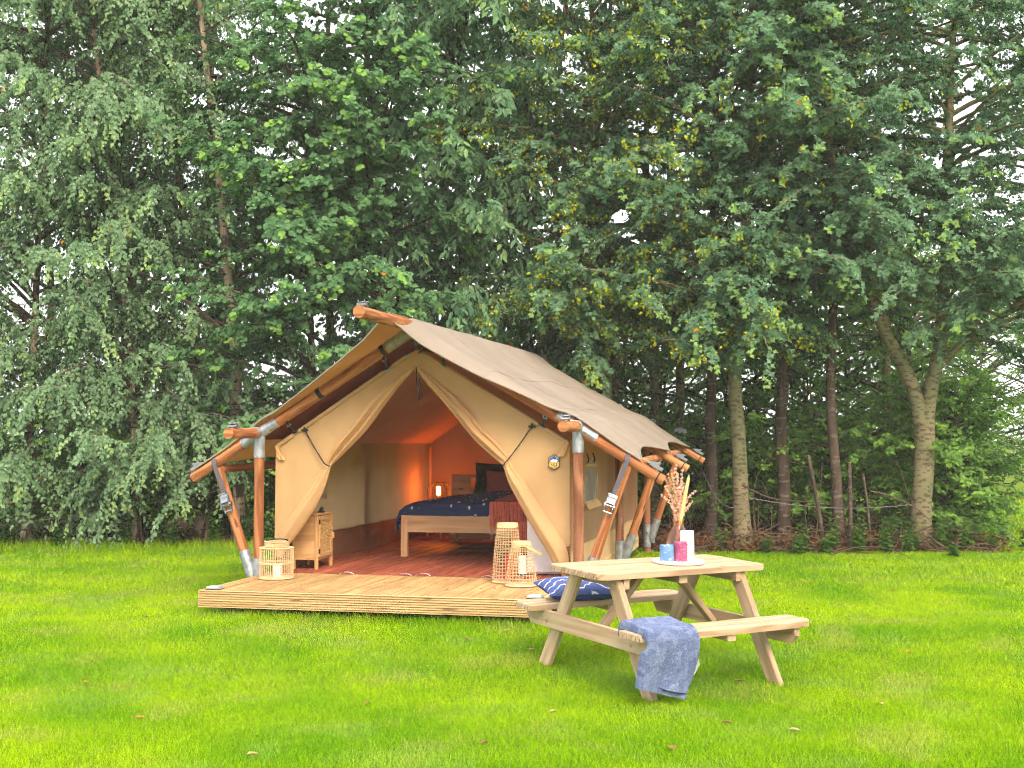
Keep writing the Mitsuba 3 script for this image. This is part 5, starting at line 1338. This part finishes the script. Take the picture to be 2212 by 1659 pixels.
# maples on the right: clear stems, crowns from three metres up
tree('field_maple', 'field maple full of yellow seed clusters leaning over the tent roof', 'maple tree', 'maple',
     [([(1.55, 19.0, 0.0), (1.50, 18.9, 2.5), (1.35, 18.6, 5.0), (1.2, 18.3, 9.8)], 0.11, 0.03, [dict(h0=2.7, h1=9.6, nb=50, reach=1.05, az=(FRONT[0], 0.45), open_=0.08, seeds=0.48)]),
      ([(1.45, 18.8, 3.0), (1.2, 18.0, 3.6), (1.1, 17.3, 3.9), (1.15, 16.8, 3.9)], 0.045, 0.012, [dict(h0=3.3, h1=3.88, nb=15, reach=0.62, k=2, seeds=0.3)])], seed=401)
tree('field_maple', 'field maple with a straight dark stem, left one of the close pair of stems', 'maple tree', 'maple',
     [([(3.12, 19.0, 0.0), (3.14, 19.0, 2.0), (3.12, 18.9, 3.6), (3.15, 18.6, 6.0), (3.2, 18.3, 9.6)], 0.10, 0.03, [dict(h0=2.9, h1=9.4, nb=44, reach=1.0, az=(FRONT[0], 0.40), open_=0.12, seeds=0.10)]),
      ([(3.14, 18.95, 2.55), (3.30, 18.9, 2.95), (3.36, 18.9, 3.6), (3.4, 18.9, 4.6)], 0.05, 0.025, [])], seed=402, bark='bark_dark')
tree('field_maple', 'field maple with a thick pale lit stem, right one of the close pair of stems', 'maple tree', 'maple',
     [([(3.42, 18.0, 0.0), (3.40, 18.0, 1.0), (3.34, 18.0, 2.3), (3.42, 17.9, 3.4), (3.5, 17.7, 6.0), (3.6, 17.5, 9.4)], 0.135, 0.03, [dict(h0=2.9, h1=9.2, nb=42, reach=1.0, az=(FRONT[0], 0.45), open_=0.15, seeds=0.12)]),
      ([(3.36, 17.95, 2.5), (3.22, 17.9, 2.95), (3.0, 17.8, 3.7), (2.6, 17.4, 4.3)], 0.05, 0.015, [dict(h0=2.9, h1=4.2, nb=12, reach=0.7, k=3, seeds=0.3)])], seed=403)
tree('field_maple', 'field maple with a rough brown stem between the close pair and the thin dark stem', 'maple tree', 'maple',
     [([(4.28, 19.1, 0.0), (4.28, 19.1, 1.5), (4.30, 19.0, 3.2), (4.45, 18.8, 6.0), (4.5, 18.5, 9.6)], 0.11, 0.03, [dict(h0=2.9, h1=9.4, nb=42, reach=1.0, az=(FRONT[0], 0.35), open_=0.18)])], seed=404, bark='bark_dark')
tree('cherry_tree', 'slim cherry stem with mottled bark left of the forked maple', 'cherry tree', 'cherry',
     [([(4.98, 18.4, 0.0), (4.94, 18.4, 1.1), (4.88, 18.4, 2.0), (4.92, 18.3, 4.2), (4.95, 18.3, 9.3)], 0.09, 0.03, [dict(h0=4.6, h1=9.0, nb=20, reach=0.9, open_=0.25, sp='maple')])], seed=405)
tree('field_maple', 'large forked maple with two thick limbs on the right', 'maple tree', 'maple',
     [([(6.02, 17.9, -0.02), (6.08, 17.9, 0.7), (6.13, 17.9, 1.4), (6.14, 17.9, 2.05)], 0.155, 0.150, []),
      ([(6.10, 17.9, 1.90), (5.98, 17.9, 2.35), (5.62, 17.9, 3.1), (5.40, 17.85, 3.65), (5.0, 17.8, 4.6), (4.7, 17.6, 6.0), (4.5, 17.3, 8.8)], 0.112, 0.03, [dict(h0=3.7, h1=8.6, nb=34, reach=1.0, az=(FRONT[0], 0.45), open_=0.16)]),
      ([(6.16, 17.9, 1.90), (6.26, 17.9, 2.5), (6.40, 17.9, 3.1), (6.46, 17.9, 4.0), (6.5, 17.8, 5.6), (6.7, 17.6, 9.2)], 0.118, 0.03, [dict(h0=3.5, h1=9.0, nb=40, reach=1.0, az=(FRONT[0], 0.40), open_=0.18, k=1)]),
      ([(6.36, 17.9, 2.75), (6.75, 17.8, 3.15), (7.25, 17.6, 3.5), (7.9, 17.4, 4.1), (8.6, 17.2, 4.5)], 0.06, 0.02, [dict(h0=3.0, h1=4.4, nb=14, reach=0.8, k=2, open_=0.15)]),
      ([(5.62, 17.9, 3.1), (5.52, 17.8, 3.6), (5.25, 17.7, 4.4), (5.2, 17.6, 5.3)], 0.055, 0.015, [dict(h0=3.6, h1=5.2, nb=10, reach=0.7, k=4, open_=0.15)])], seed=406)
tree('field_maple', 'maple whose crown fills the top right corner', 'maple tree', 'maple',
     [([(9.1, 19.2, 0.0), (9.0, 19.1, 3.0), (8.6, 18.8, 6.0), (8.3, 18.5, 9.5)], 0.11, 0.03, [dict(h0=3.0, h1=9.3, nb=40, reach=1.05, az=(FRONT[0], 0.35), open_=0.25)])], seed=407)
# the second row
BACK = [(-8.2, 21.3, 'birch'), (-5.2, 21.0, 'birch'), (-3.2, 20.9, 'alder'), (-2.5, 22.2, 'alder'), (-1.1, 21.4, 'cherry'), (0.9, 21.8, 'alder'), (1.75, 21.0, 'maple'), (2.38, 20.4, 'maple'), (2.75, 20.1, 'maple'), (4.9, 22.0, 'maple'), (7.0, 22.6, 'maple'), (-6.9, 22.6, 'alder')]
WHERE = ['far left behind the birches', 'left, behind the pale-trunked birch', 'left of the tent behind the low alder', 'behind the bent alder', 'behind the top of the tent', 'right of the tent ridge, deep in the wood', 'behind the right roof slope, leftmost of three thin stems', 'behind the right roof slope, middle of three thin stems', 'with a small grey box on its thin stem, just right of the roof', 'between the slim cherry stem and the forked maple, deep in the wood', 'behind the right limb of the forked maple', 'second from the left in the back row']
for i, ((x, y, sp), wh) in enumerate(zip(BACK, WHERE)):
    h = 10.5 + 0.5 * math.sin(i * 2.1)
    r = 0.085 if i in (6, 7, 8) else 0.10
    right = x > 1.2
    tree('woodland_tree', f'shaded {"birch" if sp == "birch" else sp} {wh}', 'tree', sp,
         [([(x, y, 0.0), (x + 0.05, y, 3.0), (x - 0.1, y - 0.1, 6.0), (x + 0.1, y - 0.2, h)], r, 0.03,
           [dict(h0=3.2 if right else 1.2, h1=h - 0.3, nb=17, reach=1.15, open_=0.22 if right else 0.15, den=0.85, size=1.15)])], seed=500 + i)

# shrubs and thicket under and behind the trees
SHRUB = [(-8.3, 19.6, 1.5, 'bush', 0), (-7.0, 19.5, 1.8, 'bush', 0), (-5.9, 19.9, 1.6, 'bush', 0), (-4.8, 20.2, 2.2, 'bush', 0), (-3.6, 19.9, 2.2, 'bush', 0), (-2.6, 20.6, 2.8, 'bush', 0), (-1.2, 20.8, 2.8, 'bush', 0), (0.2, 21.2, 3.0, 'bush', 0),
         (1.3, 22.6, 4.2, 'bush', 1), (2.3, 23.4, 4.6, 'thicket', 1), (3.2, 24.2, 5.2, 'thicket', 1), (4.0, 23.4, 4.6, 'thicket', 1), (4.9, 24.2, 5.2, 'thicket', 1), (5.8, 23.4, 4.8, 'thicket', 1), (6.7, 24.2, 5.2, 'thicket', 1), (7.6, 23.4, 4.8, 'thicket', 1), (7.9, 25.4, 5.4, 'thicket', 1), (11.6, 34.0, 6.5, 'thicket', 1), (13.5, 36.0, 7.0, 'thicket', 1), (15.4, 35.0, 7.0, 'thicket', 1), (14.4, 37.5, 7.5, 'thicket', 1),
         (5.35, 19.6, 1.9, 'bush', 2), (6.75, 18.9, 2.1, 'bush', 2), (6.95, 19.4, 2.4, 'bush', 2), (4.5, 20.9, 1.9, 'bush', 2), (3.3, 20.6, 1.7, 'bush', 2), (2.5, 21.2, 1.8, 'bush', 2)]
GN = ['shrubs under the left trees', 'green thicket seen between the stems on the right', 'low shrubs behind the right-hand stems']
GW = ['at the far left edge of the wood', 'under the second birch from the left', 'under the birches, left of the pale trunk', 'behind the foot of the pale birch trunk', 'left of the tent, right of the pale birch trunk', 'behind the left eave of the tent', 'hidden low behind the left roof slope', 'behind the ridge of the tent',
      'behind the back end of the tent ridge', 'behind the right roof slope', 'seen over the lower right roof edge', 'between the tent and the close pair of maple stems', 'just right of the close pair of maple stems', 'between the rough brown stem and the slim cherry stem', 'seen through the fork of the large maple', 'right of the forked maple, deep in the wood', 'farthest right in the thicket, beside the open grass', 'far off across the open grass, left one', 'far off across the open grass, at the right edge', 'far off across the open grass, just outside the right edge', 'far off across the open grass, behind the other three',
      'left of the foot of the forked maple', 'right of the foot of the forked maple', 'at the right end of the wood by the bright grass', 'between the rough brown stem and the cherry stem, low', 'low behind the close pair of maple stems', 'low behind the tent pole tips on the right']
GL = ['leafy green shrub ', 'tall airy green shrub ', 'low dense green shrub ']
assert len(GW) == len(SHRUB), (len(GW), len(SHRUB))
for i, (x, y, h, sp, gi) in enumerate(SHRUB):
    lim = []
    g3 = np.random.default_rng(700 + i)
    for q in range(3):
        dx, dy = g3.normal(0, 0.35, 2)
        lim.append(([(x + dx * 0.3, y + dy * 0.3, 0.0), (x + dx * 0.7, y + dy * 0.7, h * 0.5), (x + dx, y + dy, h)], 0.03, 0.008, [dict(h0=0.12, h1=h, nb=int(7 + 1.3 * h), reach=(0.9 + 0.08 * h) * (0.7 if sp == 'bush' and x > 6 else 1.0), k=q, den=1.0)]))
    tree('shrub', GL[gi] + GW[i], 'shrub', sp, lim, group=GN[gi], seed=600 + i)
# ------------------------------------------------------------------ undergrowth, brush, wires, fallen leaves
def sprig(c, h, n, size, g, col0, col1, kind='kite'):
    ms, tb = [], []
    for s in range(n):
        az = g.random() * 6.28; lean = 0.35 * g.random()
        top = c + np.array([math.cos(az), math.sin(az), 0]) * lean * h + UP * h * (0.6 + 0.5 * g.random())
        P = smoothline([c, (c + top) / 2 + UP * 0.05 * h, top], 8)
        tb.append(tube(P, np.linspace(0.005, 0.002, 8), 5, False, shift=60.0))
        m = 14
        t = np.linspace(0.25, 1, m)
        p = np.stack([np.interp(t, np.linspace(0, 1, 8), P[:, k]) for k in range(3)], 1)
        a = np.arange(m) * 2.4 + g.random()
        ax = np.stack([np.cos(a), np.sin(a), -0.25 + 0.3 * g.random(m)], 1)
        nn = UP + 0.5 * g.normal(0, 0.5, (m, 3))
        cc = np.asarray(col0) + (np.asarray(col1) - np.asarray(col0)) * g.random((m, 1))
        ms.append(leaves(kind, p, ax, nn, size * (1.25 - 0.6 * t) * (0.8 + 0.4 * g.random(m)), cc))
    return tb, cat(ms)


g4 = np.random.default_rng(41)
NET = [(3.95, 16.7, 0.30), (4.35, 16.75, 0.34), (4.85, 16.9, 0.40), (5.2, 16.8, 0.42), (5.55, 17.0, 0.32), (6.1, 17.15, 0.62), (6.5, 17.2, 0.45), (6.9, 17.4, 0.40), (5.95, 16.3, 0.24), (7.35, 17.3, 0.42), (7.9, 17.3, 0.5), (4.1, 17.0, 0.45),
       (3.55, 16.9, 0.32), (4.6, 17.3, 0.55), (5.0, 17.35, 0.5), (5.4, 17.45, 0.6), (5.75, 17.3, 0.5), (6.3, 17.5, 0.6), (6.75, 17.6, 0.6), (3.0, 17.2, 0.4), (7.2, 17.7, 0.7),
       (-6.6, 17.6, 0.5), (-5.7, 17.8, 0.45), (-5.0, 17.7, 0.5), (-4.4, 17.9, 0.5), (-3.6, 17.7, 0.5), (-7.4, 17.7, 0.5), (-4.0, 18.2, 0.6), (-5.3, 18.3, 0.7)]
WP = ['nearest the pale maple stem', 'below the rough brown stem', 'in front of the cut saplings', 'below the slim cherry stem', 'just left of the forked maple', '', 'just right of the forked maple', 'second to the right of the forked maple', 'standing alone on the grass before the forked maple', 'third to the right of the forked maple', 'at the far right corner of the lawn', 'low behind the weed nearest the pale maple stem',
      'left of the pale maple stem', 'between the two cut saplings', 'right of the pale-ended cut sapling', 'against the thin bare sapling', 'behind the left side of the forked maple', 'behind the right side of the forked maple', 'deep at the right end of the brush', 'near the tent pole tips', 'taller, at the far right corner of the wood',
      'second from the left edge', 'third from the left edge', 'left of the pale birch trunk', 'right below the pale birch trunk', 'nearest the tent', 'at the left edge', 'deeper in the shade near the tent', 'deeper in the shade left of the pale birch trunk']
for i, (x, y, h) in enumerate(NET):
    lab, grp = (('tallest weed, growing against the foot of the forked maple' if h == 0.62 else 'leafy green weed ' + WP[i]), 'weeds at the edge of the brush') if x > 0 else ('leafy weed under the left-hand trees, ' + WP[i], 'weeds at the foot of the left trees')
    k = thing('weed_plant', lab, 'plant', grp)
    tb, (V, F, C) = sprig(np.array([x, y, ground_z(x, y) - 0.02]), h, 6 if x > 0 else 9, 0.105, g4, (0.06, 0.17, 0.03), (0.13, 0.29, 0.05))
    put('stem', join(*tb), plain((0.06, 0.10, 0.02), 0.8), k)
    put('leaves', (V, F), 'leaf', k, kind='stuff', color=C)

# brush of dead twigs and leaves along the right-hand stems
g5 = np.random.default_rng(51)
tw = []
for i in range(300):
    x, y = 1.9 + 4.9 * g5.random(), 16.75 + 1.9 * g5.random()
    q = g5.random() * 3.14; l = 0.3 + 0.9 * g5.random() ** 2; e = g5.normal(0.12, 0.28)
    d = np.array([math.cos(q), math.sin(q) * 0.7, e]); c = np.array([x, y, 0.08 + 0.30 * g5.random() ** 2 * (1 if y > 17.1 else 0.3)])
    P = np.array([c - d * l / 2, c + g5.normal(0, 0.04, 3), c + d * l / 2 + g5.normal(0, 0.05, 3)])
    P[:, 2] = np.maximum(P[:, 2], 0.02)
    tw.append(tube(smoothline(P, 5), np.linspace(0.009, 0.003, 5) * (0.5 + g5.random()), 4, False, shift=60.0))
scene['dead_twig'] = grained((0.15, 0.10, 0.07), (0.075, 0.05, 0.038), 3.0, 0.9, 0.1)
put('brush', join(*tw), 'dead_twig', kind='stuff')
labels['brush'] = {'label': 'heap of dead twigs along the foot of the right-hand stems', 'category': 'brush', 'kind': 'stuff'}
n = 9000
x = 1.9 + 5.2 * g5.random(n); y = 16.75 + 0.9 * meshkit.fbm(np.stack([x * 1.3, 0 * x, 0 * x], -1), 3, 23) + 5.0 * g5.random(n) ** 1.1
z = 0.065 + 0.22 * g5.random(n) ** 3
c = np.array([0.07, 0.032, 0.018]) + (np.array([0.20, 0.085, 0.04]) - np.array([0.07, 0.032, 0.018])) * g5.random((n, 1)) ** 1.5
V1, F1, C1 = leaves('kite', np.stack([x, y, z], 1), g5.normal(0, 1, (n, 3)) * [1, 1, 0.4], g5.normal(0, 0.6, (n, 3)) + UP, 0.05 + 0.04 * g5.random(n), c)
x = -9 + 11 * g5.random(n); y = 17.9 + 4.0 * g5.random(n) ** 1.3
V2, F2, C2 = leaves('kite', np.stack([x, y, 0.065 + 0.05 * g5.random(n)], 1), g5.normal(0, 1, (n, 3)) * [1, 1, 0.4], g5.normal(0, 0.6, (n, 3)) + UP, 0.05 + 0.04 * g5.random(n), c * 0.8)
put('leaf_litter', (np.vstack([V1, V2]), np.vstack([F1, F2 + len(V1)])), 'dead', kind='stuff', color=np.vstack([C1, C2]))
labels['leaf_litter'] = {'label': 'brown dead leaves covering the ground under the trees', 'category': 'leaf litter', 'kind': 'stuff'}

# long pale fallen branches in front of the brush
for P, r, lab in (([(2.55, 16.9, 0.10), (3.0, 16.8, 0.35), (3.3, 16.9, 0.62)], 0.010, 'thin forked dead branch rising behind the vase'), ([(3.1, 16.8, 0.25), (3.5, 16.7, 0.36), (4.2, 16.6, 0.30)], 0.010, 'dead branch lying level in front of the pale maple stem'),
                  ([(4.3, 16.3, 0.10), (4.75, 16.2, 0.22), (5.3, 16.2, 0.09)], 0.010, 'bent dead branch on the grass in front of the weeds'), ([(3.35, 17.6, 1.0), (3.9, 17.5, 0.78), (4.6, 17.4, 0.75)], 0.016, 'broken branch leaning from the pale maple stem'),
                  ([(5.1, 17.2, 0.92), (5.5, 17.1, 0.80), (5.9, 17.0, 0.5)], 0.014, 'dead branch leaning left of the forked maple')):
    single('fallen_branch', tube(smoothline(P, 12), np.linspace(r, r * 0.4, 12), 7, shift=60.0), 'dead_twig', lab, 'branch', smooth=True)
# cut saplings
for x, y, h, dx, r, lab in ((4.52, 17.5, 1.42, -0.22, 0.032, 'cut sapling pole leaning left with a flat sawn top'), (4.90, 17.6, 1.32, 0.02, 0.034, 'cut sapling with a pale orange sawn end'), (5.25, 17.7, 1.15, -0.1, 0.018, 'thin bare sapling right of the two cut ones')):
    k = thing('cut_sapling', lab, 'sapling')
    P = [(x, y, 0.03), (x + dx * 0.5 + 0.02, y, h * 0.5), (x + dx, y, h)]
    put('stem', tube(smoothline(P, 12), np.linspace(r, r * 0.85, 12), 9, shift=60.0), 'bark_dark', k, smooth=True)
    put('sawn_top', tube([np.array(P[-1]) - UP * 0.001, np.array(P[-1]) + UP * 0.006], r * 0.8, 9, shift=60.0), plain((0.45, 0.22, 0.08), 0.8), k)
for i in range(14):                                                # bare suckers
    x, y = 2.4 + 4.2 * g5.random(), 17.8 + 1.6 * g5.random()
    h = 0.7 + 1.3 * g5.random()
    P = [(x, y, 0.03), (x + g5.normal(0, 0.08), y, h * 0.5), (x + g5.normal(0, 0.22), y + g5.normal(0, 0.1), h)]
    single('bare_stem', tube(smoothline(P, 9), np.linspace(0.011, 0.004, 9), 6, shift=60.0), 'dead_twig', 'thin bare upright stem in the brush behind the right-hand weeds', 'stem', 'bare stems standing in the brush', smooth=True)

# wire along the edge of the wood
scene['wire_grey'] = plain((0.22, 0.22, 0.24), 0.6)
def sagging(A, B, s, n=24):
    t = np.linspace(0, 1, n)[:, None]
    return np.asarray(A) * (1 - t) + np.asarray(B) * t - UP * s * 4 * t * (1 - t)
single('wire', tube(sagging((-8.2, 17.4, 0.33), (-4.15, 18.5, 0.95), 0.06), 0.005, 6, shift=60.0), 'wire_grey', 'pale grey wire rising from the left edge to a birch stem', 'wire', smooth=True)
single('wire', tube(sagging((2.72, 17.2, 1.20), (3.30, 17.9, 0.66), 0.16), 0.006, 6, shift=60.0), 'wire_grey', 'grey wire hanging from the tent pole tip to the pale maple stem', 'wire', smooth=True)
single('wire', tube(sagging((3.50, 17.9, 0.80), (5.9, 17.85, 0.70), 0.10, 40), 0.006, 6, shift=60.0), 'wire_grey', 'grey wire sagging between the pale maple stem and the forked maple', 'wire', smooth=True)
bx = thing('junction_box', 'small grey-white box fixed to a thin tree stem right of the tent roof', 'box')
bp = np.array([2.78, 19.95, 1.72])
put('housing', boxat(bp, (0.21, 0.12, 0.24), 0.012), plain((0.50, 0.50, 0.54), 0.5), bx)
put('cap', boxat(bp + UP * 0.128 + np.array([0.0, -0.005, 0]), (0.10, 0.10, 0.03), 0.008), plain((0.50, 0.50, 0.54), 0.5), bx)
put('cable', tube([bp + UP * -0.12, bp + UP * -0.3 + np.array([0.02, 0, 0]), bp + UP * -0.7 + np.array([0.06, 0.0, 0])], 0.008, 6, shift=60.0), 'black_strap', bx)

# fallen leaves on the lawn: each one a thing
FALL = [(-1.35, 6.35), (-0.15, 6.6), (0.85, 6.5), (1.6, 6.9), (-2.2, 7.2), (0.25, 7.35), (-0.9, 7.6), (1.25, 7.1), (2.3, 7.6), (-2.9, 8.3), (0.15, 9.2), (-0.35, 9.55), (0.65, 9.35), (-1.2, 9.9), (-1.75, 9.7), (-0.05, 9.9), (0.45, 10.05), (-3.2, 10.6), (-3.4, 11.4), (-4.1, 12.2), (-3.0, 12.0), (-4.6, 13.1), (-3.6, 13.6), (-5.2, 13.9), (3.0, 9.2), (3.6, 10.3), (2.7, 11.1), (3.9, 12.4), (4.6, 13.4), (3.2, 13.2), (-0.6, 8.7), (1.55, 8.3), (0.9, 8.9), (2.2, 10.0)]
scene['dead_tan'] = grained((0.56, 0.38, 0.24), (0.46, 0.28, 0.16), 40, 0.8)
scene['dead_brown'] = grained((0.30, 0.16, 0.08), (0.18, 0.09, 0.05), 40, 0.8)
scene['dead_orange'] = grained((0.62, 0.30, 0.03), (0.50, 0.20, 0.03), 40, 0.8)
for i, (x, y) in enumerate(FALL):
    q = g5.random() * 6.28; s = 0.018 + 0.022 * g5.random()
    T = np.array([[-1, 0, 0.0], [-0.4, 0.55, 0.22], [0.35, 0.5, 0.30], [1, 0, 0.1], [0.35, -0.5, 0.34], [-0.4, -0.55, 0.20], [0, 0, 0.0]]) * s
    R = np.array([[math.cos(q), math.sin(q), 0], [-math.sin(q), math.cos(q), 0], [0, 0, 1]])
    V = T @ R + np.array([x, y, float(lawn_z(x, y)) + 0.030])
    F = np.array([[6, 0, 5], [6, 5, 4], [6, 4, 3], [6, 3, 2], [6, 2, 1], [6, 1, 0]])
    m = ('dead_tan', 'dead_brown', 'dead_orange')[0 if i % 5 in (0, 3) else 1 if i % 5 != 4 else 2]
    single('fallen_leaf', (V, F), m, 'small dry fallen leaf lying on the lawn', 'leaf', 'dry leaves scattered on the lawn')
for k_ in [k for k in labels if 'parent' in labels[k]]: del labels[k_]['parent']

# ------------------------------------------------------------------ thin haze, partly humid air, added to lift dark gaps in the wood
scene['air'] = {'type': 'homogeneous', 'albedo': {'type': 'rgb', 'value': [0.95, 0.95, 0.95]}, 'sigma_t': HAZE}
scene['haze'] = {'type': 'cube', 'to_world': mi.ScalarTransform4f().translate([0, 70, 7.0]).scale([170, 145, 8.2]), 'bsdf': {'type': 'null'}, 'interior': {'type': 'ref', 'id': 'air'}}
labels['haze'] = {'label': 'thin pale haze added to lift the dark gaps among the trees', 'category': 'haze', 'kind': 'stuff'}
scene['camera']['medium'] = {'type': 'ref', 'id': 'air'}
